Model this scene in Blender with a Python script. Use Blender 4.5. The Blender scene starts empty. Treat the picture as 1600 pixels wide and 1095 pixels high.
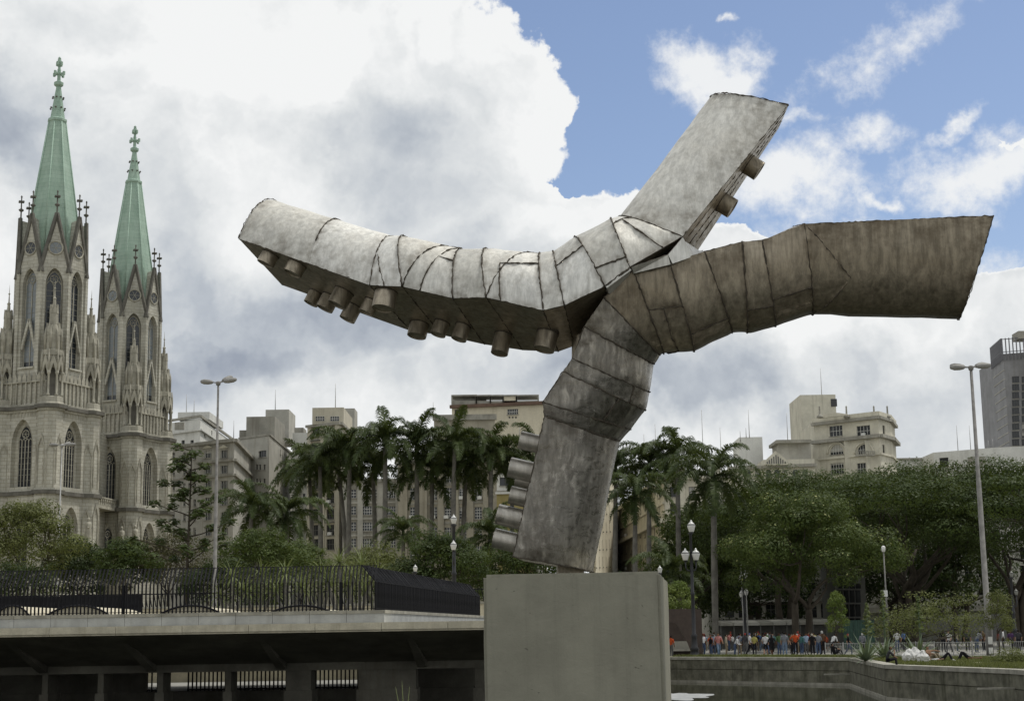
import bpy, bmesh, math, random
import numpy as np
from mathutils import Vector, Matrix

# ---------------------------------------------------------------- camera
random.seed(7); RNG = np.random.default_rng(11)
scene = bpy.context.scene
COL = scene.collection
FPX = 2455.0                                   # focal length in pixels of the 1600 px wide photograph
TILT = math.atan(440 / FPX); ROLL = math.radians(.9)
CAM = Vector((0, 0, 2.04))
_f = Vector((0, math.cos(TILT), math.sin(TILT)))
_r0 = Vector((1, 0, 0)); _u0 = Vector((0, -math.sin(TILT), math.cos(TILT)))
_r = _r0 * math.cos(ROLL) - _u0 * math.sin(ROLL)
_u = _u0 * math.cos(ROLL) + _r0 * math.sin(ROLL)
cd = bpy.data.cameras.new('camera'); cam = bpy.data.objects.new('camera', cd); COL.objects.link(cam)
cd.sensor_width = 36; cd.lens = FPX / 1600 * 36; cd.clip_start = .1; cd.clip_end = 6000
M = Matrix.Identity(4)
for i in range(3):
    M[i][0] = _r[i]; M[i][1] = _u[i]; M[i][2] = -_f[i]; M[i][3] = CAM[i]
cam.matrix_world = M
scene.camera = cam

def ray(px, py):
    return _f * FPX + _r * (px - 800) + _u * (547.5 - py)
def P(px, py, Y):
    """where a sight line meets the vertical plane at distance Y"""
    d = ray(px, py); return CAM + d * (Y / d.y)
def PX(px, Y, py=1000):
    return P(px, py, Y).x

# ---------------------------------------------------------------- node helper
class NT:
    def __init__(s, tree): s.t = tree; s.n = tree.nodes; s.l = tree.links
    def node(s, typ, **kw):
        n = s.n.new(typ)
        for k, v in kw.items(): setattr(n, k, v)
        return n
    def put(s, sock, v):
        if v is None: return
        if isinstance(v, bpy.types.NodeSocket): s.l.new(v, sock)
        else:
            try: sock.default_value = v
            except Exception: sock.default_value = (*v, 1)
    def m(s, op, a, b=None, c=None, clamp=False):
        n = s.node('ShaderNodeMath', operation=op, use_clamp=clamp)
        for i, x in enumerate((a, b, c)): s.put(n.inputs[i], x)
        return n.outputs[0]
    def v(s, op, a, b=None, scale=None):
        n = s.node('ShaderNodeVectorMath', operation=op)
        s.put(n.inputs[0], a); s.put(n.inputs[1], b)
        if scale is not None: s.put(n.inputs['Scale'], scale)
        return n.outputs['Value'] if op in ('DOT_PRODUCT', 'LENGTH', 'DISTANCE') else n.outputs[0]
    def noise(s, vec, scale, detail=4, rough=.55, dist=0, col=False):
        n = s.node('ShaderNodeTexNoise')
        s.put(n.inputs['Vector'], vec); s.put(n.inputs['Scale'], scale); s.put(n.inputs['Detail'], detail)
        s.put(n.inputs['Roughness'], rough); s.put(n.inputs['Distortion'], dist)
        return n.outputs['Color'] if col else n.outputs['Fac']
    def mr(s, x, a, b, c=0., d=1., smooth=True):
        n = s.node('ShaderNodeMapRange', interpolation_type='SMOOTHSTEP' if smooth else 'LINEAR')
        for k, val in zip(('Value', 'From Min', 'From Max', 'To Min', 'To Max'), (x, a, b, c, d)): s.put(n.inputs[k], val)
        return n.outputs[0]
    def mix(s, f, a, b, blend='MIX'):
        n = s.node('ShaderNodeMix', data_type='RGBA', blend_type=blend)
        s.put(n.inputs[0], f); s.put(n.inputs[6], a if not isinstance(a, tuple) else (*a[:3], 1)); s.put(n.inputs[7], b if not isinstance(b, tuple) else (*b[:3], 1))
        return n.outputs[2]
    def scale(s, vec, sc):
        n = s.node('ShaderNodeVectorMath', operation='MULTIPLY'); s.put(n.inputs[0], vec); n.inputs[1].default_value = sc
        return n.outputs[0]

# ---------------------------------------------------------------- world: broken cloud over a blue sky
SUN_EL, SUN_AZ = math.radians(64), math.radians(68)       # azimuth clockwise from +Y: sun high on the right, a little behind the scene
world = bpy.data.worlds.new('World'); scene.world = world; world.use_nodes = True
w = NT(world.node_tree); w.n.clear()
sky = w.node('ShaderNodeTexSky', sky_type='NISHITA', sun_disc=False, sun_elevation=SUN_EL, sun_rotation=SUN_AZ)
sky.air_density = 1.0; sky.dust_density = .6; sky.ozone_density = 1.5
D = w.node('ShaderNodeTexCoord').outputs['Generated']
wa = w.noise(D, 7, 6, .6, col=True)
wb = w.noise(D, 30, 6, .62, col=True)
warp = w.v('ADD', w.v('SCALE', w.v('SUBTRACT', wa, (.5, .5, .5)), scale=.085), w.v('SCALE', w.v('SUBTRACT', wb, (.5, .5, .5)), scale=.03))
DW = w.v('ADD', D, warp)
soft = w.v('ADD', D, w.v('SCALE', w.v('SUBTRACT', wa, (.5, .5, .5)), scale=.16))
def chart(vec):
    """flat chart of the sky round the viewing direction of the photograph, in its pixels"""
    front = w.v('DOT_PRODUCT', vec, tuple(_f))
    d = w.m('MAXIMUM', front, .05); far = w.m('MULTIPLY', w.m('LESS_THAN', front, .06), 1e5)
    c = w.node('ShaderNodeCombineXYZ')
    w.put(c.inputs[0], w.m('ADD', w.m('DIVIDE', w.v('DOT_PRODUCT', vec, tuple(_r)), d), far)); w.put(c.inputs[1], w.m('DIVIDE', w.v('DOT_PRODUCT', vec, tuple(_u)), d))
    return c.outputs[0]
QW = chart(DW); QS = chart(soft); TURN = {}
def patch(px, py, rx, ry, rot=0, vec=None):
    """an elliptical region of the sky: 1 in the middle, 0 on its rim"""
    q = QW if vec is None else QS; cx, cy = (px - 800) / FPX, (547.5 - py) / FPX; rx /= FPX; ry /= FPX
    if rot:
        a = math.radians(rot)
        if rot not in TURN:
            n = w.node('ShaderNodeVectorRotate', rotation_type='Z_AXIS'); w.put(n.inputs['Vector'], q); n.inputs['Angle'].default_value = -a; TURN[rot] = n.outputs[0]
        q = TURN[rot]; cx, cy = cx * math.cos(a) + cy * math.sin(a), -cx * math.sin(a) + cy * math.cos(a)
    n = w.node('ShaderNodeVectorMath', operation='MULTIPLY_ADD'); w.put(n.inputs[0], q); n.inputs[1].default_value = (1 / rx, 1 / ry, 0); n.inputs[2].default_value = (-cx / rx, -cy / ry, 0)
    return w.m('SUBTRACT', 1., w.v('LENGTH', n.outputs[0]))
def union(vals):
    o = vals[0]
    for x in vals[1:]: o = w.m('MAXIMUM', o, x)
    return o
big = w.noise(w.v('ADD', D, (3.1, 1.7, .4)), 2.6, 4, .55)
cover = w.m('MULTIPLY_ADD', big, 2.2, -.62)
gap = union([patch(985, 120, 165, 180), patch(1180, 190, 330, 175), patch(1400, 60, 420, 190), patch(1420, 330, 260, 110), patch(930, 250, 110, 50), patch(875, 15, 150, 95)])
fine = w.noise(D, 42, 7, .66)
fn_ = w.m('SUBTRACT', fine, .5)
dens = w.m('SUBTRACT', w.m('MAXIMUM', cover, .5), w.m('MULTIPLY', w.mr(gap, -.15, .28), 1.5))
cum = union([patch(690, 165, 152, 185), patch(765, 170, 105, 125), patch(700, 310, 120, 80), patch(915, 350, 175, 62)])
bil = w.noise(DW, 20, 3, .5)
puff = w.m('SUBTRACT', .28, w.m('MULTIPLY', w.m('ABSOLUTE', w.m('SUBTRACT', bil, .5)), 3.))   # cauliflower heads of the cumulus
dens = w.m('MAXIMUM', dens, w.m('MULTIPLY_ADD', fn_, .22, w.m('MULTIPLY_ADD', puff, .42, cum)))
wisp = union([patch(1100, 100, 95, 56), patch(1145, 112, 80, 45), w.m('MULTIPLY', patch(1375, 85, 150, 52, 38), .55), patch(1255, 292, 130, 88), w.m('MULTIPLY', patch(1370, 222, 70, 38, 20), .7),
              w.m('MULTIPLY', patch(1560, 262, 220, 66, 12), .85), w.m('MULTIPLY', patch(1376, 318, 44, 22), .75), w.m('MULTIPLY', patch(1497, 200, 60, 17, 35), .6),
              w.m('MULTIPLY', patch(1262, 192, 70, 22, -8), .5), w.m('MULTIPLY', patch(1128, 30, 18, 9), .6), patch(1300, 470, 560, 125)])
m1 = w.mr(w.m('MULTIPLY_ADD', fn_, .25, dens), .0, .12)
m2 = w.m('MULTIPLY', w.mr(w.m('MULTIPLY_ADD', fn_, 1.5, wisp), -.05, .75), .93)
mask = w.m('MAXIMUM', m1, m2)
# tone inside the cloud: thick parts grey below, thin and edge parts white
n1 = w.noise(soft, 4.2, 6, .56, .2)
n2 = w.noise(w.v('ADD', soft, (.05, 0, .06)), 4.2, 3, .56, .2)
lit = w.m('MULTIPLY_ADD', w.m('SUBTRACT', n1, n2), 1.15, .71)
lit = w.m('ADD', lit, w.m('MULTIPLY', w.m('SUBTRACT', .13, w.m('ABSOLUTE', w.m('SUBTRACT', w.noise(soft, 9, 4, .55), .5))), 1.5))
lit = w.m('MULTIPLY_ADD', fn_, .25, w.m('MULTIPLY_ADD', puff, .16, lit))
lit = w.m('ADD', lit, w.m('MULTIPLY', w.mr(union([patch(815, 215, 75, 130, 0, soft), patch(730, 60, 80, 90, 0, soft), patch(880, 345, 210, 60, 0, soft), patch(1300, 470, 420, 110, 0, soft), w.m('MULTIPLY', patch(380, 80, 330, 110, 0, soft), .7)]), -.1, .6), .22))
lit = w.m('ADD', lit, w.mr(dens, .02, .35, .30, 0.))
dark = union([patch(520, 500, 430, 105, 0, soft), patch(300, 570, 300, 80, 0, soft), patch(5, 200, 120, 90, 0, soft), w.m('MULTIPLY', patch(1000, 610, 700, 60, 0, soft), .55), w.m('MULTIPLY', patch(620, 230, 130, 140, 0, soft), .42)])
lit = w.m('SUBTRACT', lit, w.m('MULTIPLY', w.mr(dark, -.25, .9), .62))
lit = w.m('MULTIPLY', lit, 1., clamp=True)
cr = w.node('ShaderNodeValToRGB'); w.put(cr.inputs[0], lit)
e = cr.color_ramp.elements
e[0].position = 0; e[0].color = (.33, .37, .44, 1); e[1].position = 1; e[1].color = (.90, .91, .91, 1)
k = e.new(.35); k.color = (.50, .54, .59, 1); k = e.new(.70); k.color = (.72, .745, .76, 1)
blue = w.mix(1., w.v('SCALE', sky.outputs[0], scale=.125), (1.03, .96, .96), 'MULTIPLY')
final = w.mix(mask, blue, cr.outputs[0])
bg = w.node('ShaderNodeBackground'); w.put(bg.inputs['Color'], final); bg.inputs['Strength'].default_value = 1.0
w.l.new(bg.outputs[0], w.node('ShaderNodeOutputWorld').inputs[0])

sl = bpy.data.lights.new('sun', 'SUN'); so = bpy.data.objects.new('sun', sl); COL.objects.link(so)
sl.energy = 2.5; sl.angle = math.radians(6); sl.color = (1, .96, .9)
sd = Vector((math.cos(SUN_EL) * math.sin(SUN_AZ), math.cos(SUN_EL) * math.cos(SUN_AZ), math.sin(SUN_EL)))
world.cycles.sampling_method = 'MANUAL'; world.cycles.sample_map_resolution = 256
scene.cycles.max_bounces = 6; scene.cycles.diffuse_bounces = 3; scene.cycles.glossy_bounces = 3; scene.cycles.use_denoising = True
so.rotation_euler = sd.to_track_quat('Z', 'Y').to_euler()
vs = scene.view_settings; vs.view_transform = 'Standard'; vs.look = 'None'; vs.exposure = 0; vs.gamma = 1; vs.use_curve_mapping = False

# ---------------------------------------------------------------- mesh helpers
class MB:
    """collects shapes and links them as ONE mesh object"""
    def __init__(s): s.v = []; s.f = []; s.mi = []; s.sm = []; s.M = None
    def add(s, vs, fs, mi=0, smooth=False):
        b = len(s.v)
        for p in vs:
            p = Vector(p)
            s.v.append(tuple(s.M @ p) if s.M else tuple(p))
        for f in fs: s.f.append(tuple(b + i for i in f)); s.mi.append(mi); s.sm.append(smooth)
        return s
    def box(s, a, b, mi=0):
        (x0, y0, z0), (x1, y1, z1) = a, b
        vs = [(x0, y0, z0), (x1, y0, z0), (x1, y1, z0), (x0, y1, z0), (x0, y0, z1), (x1, y0, z1), (x1, y1, z1), (x0, y1, z1)]
        return s.add(vs, [(0, 3, 2, 1), (4, 5, 6, 7), (0, 1, 5, 4), (1, 2, 6, 5), (2, 3, 7, 6), (3, 0, 4, 7)], mi)
    def bar(s, p, q, w_, h_, mi=0):
        p = Vector(p); q = Vector(q); d = (q - p).normalized()
        a = d.cross(Vector((0, 0, 1)) if abs(d.z) < .95 else Vector((0, 1, 0))).normalized() * w_ / 2; b = d.cross(a).normalized() * h_ / 2
        vs = [p - a - b, p + a - b, p + a + b, p - a + b, q - a - b, q + a - b, q + a + b, q - a + b]
        return s.add(vs, [(0, 1, 2, 3), (7, 6, 5, 4), (0, 4, 5, 1), (1, 5, 6, 2), (2, 6, 7, 3), (3, 7, 4, 0)], mi)
    def tube(s, pts, rad, n=8, mi=0, caps=True, smooth=True):
        pts = [Vector(p) for p in pts]
        if not hasattr(rad, '__len__'): rad = [rad] * len(pts)
        up = None; vs = []; fs = []
        for i, p in enumerate(pts):
            d = (pts[min(i + 1, len(pts) - 1)] - pts[max(i - 1, 0)]).normalized()
            if up is None: up = d.cross(Vector((1, 0, 0)) if abs(d.x) < .8 else Vector((0, 1, 0))).normalized()
            up = (up - d * up.dot(d)).normalized(); sd_ = d.cross(up)
            for k in range(n):
                a = 2 * math.pi * k / n
                vs.append(p + (up * math.cos(a) + sd_ * math.sin(a)) * rad[i])
        for i in range(len(pts) - 1):
            for k in range(n):
                k2 = (k + 1) % n
                fs.append((i * n + k, i * n + k2, (i + 1) * n + k2, (i + 1) * n + k))
        s.add(vs, fs, mi, smooth)
        if caps:
            b = len(s.v) - len(vs)
            s.f.append(tuple(b + k for k in reversed(range(n)))); s.mi.append(mi); s.sm.append(False)
            s.f.append(tuple(b + (len(pts) - 1) * n + k for k in range(n))); s.mi.append(mi); s.sm.append(False)
        return s
    def lathe(s, prof, n=12, c=(0, 0, 0), mi=0, smooth=True, rot=0.):
        vs = []; fs = []
        for r, z in prof:
            for k in range(n):
                a = 2 * math.pi * (k + rot) / n
                vs.append((c[0] + r * math.cos(a), c[1] + r * math.sin(a), c[2] + z))
        for i in range(len(prof) - 1):
            for k in range(n):
                k2 = (k + 1) % n
                fs.append((i * n + k, i * n + k2, (i + 1) * n + k2, (i + 1) * n + k))
        fs.append(tuple(reversed(range(n)))); fs.append(tuple((len(prof) - 1) * n + k for k in range(n)))
        return s.add(vs, fs, mi, smooth)
    def prism(s, poly, y0, y1, mi=0):
        """polygon in the x-z plane, pushed from y0 to y1"""
        n = len(poly)
        vs = [(x, y0, z) for x, z in poly] + [(x, y1, z) for x, z in poly]
        fs = [tuple(range(n)), tuple(reversed(range(n, 2 * n)))] + [(i, (i + 1) % n + 0, (i + 1) % n + n, i + n)[::-1] for i in range(n)]
        return s.add(vs, fs, mi)
    def slab(s, poly, z0, z1, mi=0):
        n = len(poly)
        vs = [(x, y, z0) for x, y in poly] + [(x, y, z1) for x, y in poly]
        fs = [tuple(reversed(range(n))), tuple(range(n, 2 * n))] + [(i, (i + 1) % n, (i + 1) % n + n, i + n) for i in range(n)]
        return s.add(vs, fs, mi)
    def mesh(s, name, mats):
        me = bpy.data.meshes.new(name); me.from_pydata(s.v, [], s.f)
        for m_ in (mats if isinstance(mats, (list, tuple)) else [mats]): me.materials.append(m_)
        me.polygons.foreach_set('material_index', s.mi); me.polygons.foreach_set('use_smooth', s.sm); me.update()
        return me
    def build(s, name, mats, parent=None, loc=(0, 0, 0), rz=0., fix=True):
        me = s.mesh(name, mats)
        if fix:
            bm = bmesh.new(); bm.from_mesh(me); bmesh.ops.recalc_face_normals(bm, faces=bm.faces); bm.to_mesh(me); bm.free()
        return place(name, me, parent, loc, rz)
def place(name, me, parent=None, loc=(0, 0, 0), rz=0.):
    o = bpy.data.objects.new(name, me); COL.objects.link(o); o.parent = parent; o.location = loc
    o.rotation_euler = rz if hasattr(rz, '__len__') else (0, 0, rz)
    return o
LABELS = set()
def tag(o, label=None, cat=None, group=None, kind=None):
    if label: o['label'] = label
    if cat: o['category'] = cat
    if group: o['group'] = group
    if kind: o['kind'] = kind
    return o
def thing(name, label, cat, loc=(0, 0, 0), rz=0., group=None):
    o = bpy.data.objects.new(name, None); COL.objects.link(o); o.location = loc; o.rotation_euler = (0, 0, rz); o.empty_display_size = .3
    return tag(o, label, cat, group)
def copy_tree(o, parent=None):
    c = o.copy(); COL.objects.link(c); c.parent = parent
    for ch in o.children: copy_tree(ch, c)
    return c

# ---------------------------------------------------------------- materials
def newmat(name):
    m_ = bpy.data.materials.new(name); m_.use_nodes = True; t = NT(m_.node_tree)
    return m_, t, t.n['Principled BSDF']
def stone(name, col, var=.25, sc=.6, streak=.35, rough=.9, bump=.25, fine=9., tint=(.55, .5, .42), blocks=None, metal=0.):
    """weathered masonry, render or concrete: cloudy tone, rain streaks running down, fine grain"""
    m_, t, b = newmat(name)
    pos = t.node('ShaderNodeNewGeometry').outputs['Position']
    c = t.mix(t.mr(t.noise(pos, sc, 6, .65), .3, .72), tuple(x * (1 - var) for x in col), tuple(min(1, x * (1 + var * .8)) for x in col))
    if streak:
        st = t.noise(t.scale(pos, (1.6, 1.6, .09)), 1.3 * max(sc, .4), 6, .7)
        st = t.m('MULTIPLY', t.mr(st, .48, .72), streak)
        c = t.mix(st, c, tuple(x * y * .8 for x, y in zip(col, tint)))
    g = t.noise(pos, fine, 4, .7)
    c = t.mix(t.m('MULTIPLY', t.mr(g, .35, .75), .25), c, tuple(x * .55 for x in col))
    if blocks:
        bw, bh = blocks
        br = t.node('ShaderNodeTexBrick'); br.offset = .5
        sp = t.node('ShaderNodeSeparateXYZ'); t.put(sp.inputs[0], pos)
        cb = t.node('ShaderNodeCombineXYZ'); t.put(cb.inputs[0], t.m('ADD', sp.outputs[0], sp.outputs[1])); t.put(cb.inputs[1], sp.outputs[2])
        t.put(br.inputs['Vector'], cb.outputs[0]); t.put(br.inputs['Scale'], 1.); t.put(br.inputs['Mortar Size'], .035); t.put(br.inputs['Brick Width'], bw); t.put(br.inputs['Row Height'], bh)
        br.inputs['Color1'].default_value = (1, 1, 1, 1); br.inputs['Color2'].default_value = (.88, .87, .84, 1); br.inputs['Mortar'].default_value = (.62, .6, .56, 1)
        c = t.mix(1., c, br.outputs['Color'], 'MULTIPLY')
    t.put(b.inputs['Base Color'], c); b.inputs['Roughness'].default_value = rough; b.inputs['Metallic'].default_value = metal
    b.inputs['Specular IOR Level'].default_value = .25
    if bump:
        bn = t.node('ShaderNodeBump'); bn.inputs['Strength'].default_value = bump; bn.inputs['Distance'].default_value = .03
        t.put(bn.inputs['Height'], g); t.l.new(bn.outputs[0], b.inputs['Normal'])
    return m_
def paint(name, col, rough=.5, var=.12, metal=0., sc=3., spec=.4):
    m_, t, b = newmat(name)
    pos = t.node('ShaderNodeTexCoord').outputs['Object']
    c = t.mix(t.mr(t.noise(pos, sc, 5, .65), .3, .7), tuple(x * (1 - var) for x in col), tuple(min(1, x * (1 + var)) for x in col))
    t.put(b.inputs['Base Color'], c); b.inputs['Roughness'].default_value = rough; b.inputs['Metallic'].default_value = metal; b.inputs['Specular IOR Level'].default_value = spec
    return m_
def leaf(name, c1, c2, trans=.25, rough=.55):
    m_, t, b = newmat(name)
    at = t.node('ShaderNodeAttribute', attribute_name='tint').outputs['Fac']
    pos = t.node('ShaderNodeNewGeometry').outputs['Position']
    f = t.m('ADD', t.m('MULTIPLY', at, .22), t.m('MULTIPLY', t.mr(t.noise(pos, .55, 4, .6), .32, .68), .8), clamp=True)
    c = t.mix(f, c1, c2)
    t.put(b.inputs['Base Color'], c); b.inputs['Roughness'].default_value = rough; b.inputs['Specular IOR Level'].default_value = .12
    tr = t.node('ShaderNodeBsdfTranslucent'); t.put(tr.inputs['Color'], t.mix(.5, c, (.16, .2, .03)))
    ms = t.node('ShaderNodeMixShader'); ms.inputs[0].default_value = trans
    t.l.new(b.outputs[0], ms.inputs[1]); t.l.new(tr.outputs[0], ms.inputs[2])
    t.l.new(ms.outputs[0], t.n['Material Output'].inputs[0])
    return m_
def glass(name, col=(.03, .035, .04), blind_or_sky=(.35, .34, .3), amount=.35):
    """window glass over a dark room; some panes are pale"""
    m_, t, b = newmat(name)
    rnd = t.node('ShaderNodeObjectInfo').outputs['Random']
    pos = t.node('ShaderNodeTexCoord').outputs['Object']
    sp = t.node('ShaderNodeSeparateXYZ'); t.put(sp.inputs[0], pos)
    h = t.m('FRACT', t.m('MULTIPLY', rnd, 7.13))
    lim = t.m('MULTIPLY_ADD', h, 2.4, .1)
    on = t.m('MULTIPLY', t.m('LESS_THAN', t.m('FRACT', t.m('MULTIPLY', rnd, 13.7)), amount), t.m('GREATER_THAN', sp.outputs[2], lim))
    c = t.mix(on, tuple(col), tuple(blind_or_sky))
    t.put(b.inputs['Base Color'], c); b.inputs['Roughness'].default_value = .12; b.inputs['Specular IOR Level'].default_value = .5
    return m_

# ================================================================ setting: ground, pool, water
M_pave = stone('plaza_paving', (.24, .235, .21), .2, .8, 0, .9, .15, 14.)
M_conc = stone('old_concrete', (.30, .29, .25), .35, 1.2, .5, .92, .3, 16.)
M_wet = stone('stained_concrete', (.15, .146, .112), .45, 1.4, .65, .85, .4, 18., (.4, .42, .3))
M_coping = stone('coping_stone', (.31, .30, .255), .3, 1.5, .3, .9, .25, 20.)
M_granite = stone('grey_granite', (.36, .37, .36), .15, 2., .3, .7, .1, 40.)
M_grass = leaf('grass_blades', (.075, .085, .032), (.15, .16, .065), .3, .7)
M_soil = stone('dry_lawn_soil', (.17, .17, .09), .3, 1.5, 0, 1., .3, 20.)

POOL = [(22.0, 8), (22.0, 64), (21.9, 71), (19.2, 83.3), (21.6, 104), (11.0, 117.4), (2.0, 128.5), (2.0, 62), (-60, 62), (-60, 8)]
from mathutils.geometry import tessellate_polygon
outer = [Vector((-3500, -800, 0)), Vector((3500, -800, 0)), Vector((3500, 5000, 0)), Vector((-3500, 5000, 0))]
hole = [Vector((x, y, 0)) for x, y in POOL]
tri = tessellate_polygon([outer, hole])
g = MB(); g.add([tuple(v) for v in outer + hole], [tuple(t) for t in tri])
gr = g.build('ground', M_pave); tag(gr, kind='structure')
if gr.data.polygons[0].normal.z < 0: gr.data.flip_normals()

mw, t, b = newmat('pool_water')
pos = t.node('ShaderNodeNewGeometry').outputs['Position']
t.put(b.inputs['Base Color'], t.mix(t.mr(t.noise(pos, .5, 5, .6), .35, .7), (.012, .014, .008), (.03, .032, .018)))
b.inputs['Roughness'].default_value = .04; b.inputs['IOR'].default_value = 1.33; b.inputs['Specular IOR Level'].default_value = .3
bn = t.node('ShaderNodeBump'); bn.inputs['Strength'].default_value = .06; bn.inputs['Distance'].default_value = .05
t.put(bn.inputs['Height'], t.noise(t.scale(pos, (1., .35, 1.)), 2.2, 4, .55)); t.l.new(bn.outputs[0], b.inputs['Normal'])
wt = MB(); wt.add([(x, y, -1.7) for x, y in [(-61, 7), (22.4, 7), (22.4, 130), (-61, 130)]], [(0, 1, 2, 3)])
tag(wt.build('water', mw, fix=False), kind='structure')

# retaining wall of the pool: stretches with a plinth, a groove, an upper course and a coping, parts of one wall
pw = thing('pool_wall', 'stained concrete retaining wall around the pool, right of the pedestal', 'wall', (0, 0, -1.7))
def offs(p, q, d):
    v = Vector((q[0] - p[0], q[1] - p[1])).normalized(); return Vector((v.y, -v.x)) * d
ring = POOL[0:7]
for i in range(len(ring) - 1):
    p, q = Vector(ring[i]), Vector(ring[i + 1]); L = (q - p).length; dn = (q - p) / L; nn = Vector((-dn.y, dn.x))    # towards the water
    n = max(1, round(L / 7.)) if i else 4
    for k in range(n):
        a = p + dn * (L * k / n + .012); c = p + dn * (L * (k + 1) / n - .012)
        def strip(z0, z1, out, name, mat, back=.5):
            m = MB(); m.slab([tuple(a - nn * back), tuple(c - nn * back), tuple(c + nn * out), tuple(a + nn * out)], z0, z1)
            return m.build(name, mat, pw)
        strip(-.6, .16, .16, 'footing', M_coping)
        strip(.16, .93, .05, 'lower_course', M_wet)
        strip(.93, .97, -.04, 'groove', M_wet)
        strip(.97, 1.60, .07, 'upper_course', M_wet)
        strip(1.60, 1.80, .13, 'coping', M_coping, .62)
# drain pipe stubs leave the wall at two corners
for (x, y, z) in ((21.3, 103.2, .78), (21.75, 70.6, 1.0)):
    m = MB(); m.bar((x - 1.6, y - .2, z), (x + .1, y, z), .12, .08); m.build('outlet_ledge', M_coping, pw)

fm, t, b = newmat('sky_reflection_tone'); pos = t.node('ShaderNodeNewGeometry').outputs['Position']  # pale sheet standing in for the sky's reflection on the water
t.put(b.inputs['Base Color'], t.mix(t.mr(t.noise(pos, 1.5, 5, .6), .35, .7), (.30, .31, .31), (.46, .47, .46))); b.inputs['Roughness'].default_value = .35
m = MB(); ring2 = []
for k in range(46):
    a = 2 * math.pi * k / 46; r = 1 + .22 * math.sin(3 * a + 1) + .16 * math.sin(7 * a) + random.uniform(-.07, .07)
    ring2.append((9.2 + 1.75 * r * math.cos(a), 92.5 + 5.2 * r * math.sin(a)))
m.slab(ring2, -1.697, -1.690)
tag(m.build('sky_reflection_patch', fm), 'pale patch painting the sky reflection on the water beside the pedestal', 'foam')

# ---------------------------------------------------------------- leaf scatter (numpy)
def leaf_mesh(name, pos, nrm, size, mats, aspect=1.9, tint=None, mi=None):
    """one folded rhombic leaf per position, facing about nrm"""
    n = len(pos); pos = np.asarray(pos, float); nrm = np.asarray(nrm, float)
    nrm /= np.linalg.norm(nrm, axis=1)[:, None] + 1e-9
    rnd = RNG.normal(size=(n, 3)); ax = np.cross(nrm, rnd); ax /= np.linalg.norm(ax, axis=1)[:, None] + 1e-9
    bx = np.cross(nrm, ax); size = np.broadcast_to(size, (n,))[:, None] * RNG.uniform(.7, 1.3, (n, 1))
    v = np.empty((n, 4, 3))
    v[:, 0] = pos - ax * size * .5; v[:, 2] = pos + ax * size * .5
    v[:, 1] = pos + bx * size * .5 / aspect - nrm * size * .10; v[:, 3] = pos - bx * size * .5 / aspect - nrm * size * .10
    me = bpy.data.meshes.new(name); me.vertices.add(n * 4); me.vertices.foreach_set('co', v.ravel())
    me.loops.add(n * 4); me.loops.foreach_set('vertex_index', np.arange(n * 4)); me.polygons.add(n)
    me.polygons.foreach_set('loop_start', np.arange(n) * 4); me.polygons.foreach_set('loop_total', np.full(n, 4))
    for m_ in (mats if isinstance(mats, (list, tuple)) else [mats]): me.materials.append(m_)
    if mi is not None: me.polygons.foreach_set('material_index', mi)
    at = me.attributes.new('tint', 'FLOAT', 'FACE'); at.data.foreach_set('value', RNG.uniform(0, 1, n) if tint is None else np.asarray(tint, float))
    me.update(); me.validate(); return me
def grass_mesh(name, pts, h, mat, wd=.05):
    n = len(pts); pts = np.asarray(pts, float); a = RNG.uniform(0, 6.28, n); d = np.stack([np.cos(a), np.sin(a), 0 * a], 1)
    hh = h * RNG.uniform(.5, 1.3, n); lean = RNG.normal(0, .35, (n, 3)); lean[:, 2] = 0
    v = np.empty((n, 3, 3)); v[:, 0] = pts - d * wd; v[:, 1] = pts + d * wd; v[:, 2] = pts + lean * hh[:, None]; v[:, 2, 2] += hh
    me = bpy.data.meshes.new(name); me.vertices.add(n * 3); me.vertices.foreach_set('co', v.ravel())
    me.loops.add(n * 3); me.loops.foreach_set('vertex_index', np.arange(n * 3)); me.polygons.add(n)
    me.polygons.foreach_set('loop_start', np.arange(n) * 3); me.polygons.foreach_set('loop_total', np.full(n, 3)); me.materials.append(mat)
    at = me.attributes.new('tint', 'FLOAT', 'FACE'); at.data.foreach_set('value', RNG.uniform(0, 1, n)); me.update(); return me

# lawn strips behind the coping
lawn = MB()
lawn.slab([(11.4, 118.0), (22.1, 104.6), (24.0, 106.0), (13.0, 119.7), (3, 131), (2, 129.5)], .02, .10)
lawn.slab([(22.3, 104), (19.9, 83.5), (22.5, 71.2), (36, 66), (46, 88), (27, 105)], .02, .09)
tag(lawn.build('lawn', M_soil), kind='structure')
gp = []
for _ in range(5200):
    s_ = random.random(); q = random.random()
    a = Vector((11.4, 118.0)).lerp(Vector((22.1, 104.6)), s_); b_ = Vector((13., 119.6)).lerp(Vector((24., 106.)), s_); c = a.lerp(b_, q); gp.append((c.x, c.y, .09))
for _ in range(9000):
    a = Vector((22.3, 104)).lerp(Vector((19.9, 83.5)), random.random()); c = a.lerp(Vector((34, 90)), random.random() ** 1.3); gp.append((c.x, c.y, .08))
for _ in range(7000):
    a = Vector((19.9, 83.5)).lerp(Vector((22.5, 71.2)), random.random()); c = a.lerp(Vector((40, 78)), random.random() ** 1.3); gp.append((c.x, c.y, .08))
gr_o = place('grass', grass_mesh('grass', gp, .16, M_grass)); tag(gr_o, 'short dry grass on the lawn behind the pool wall', 'grass', kind='stuff')

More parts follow.
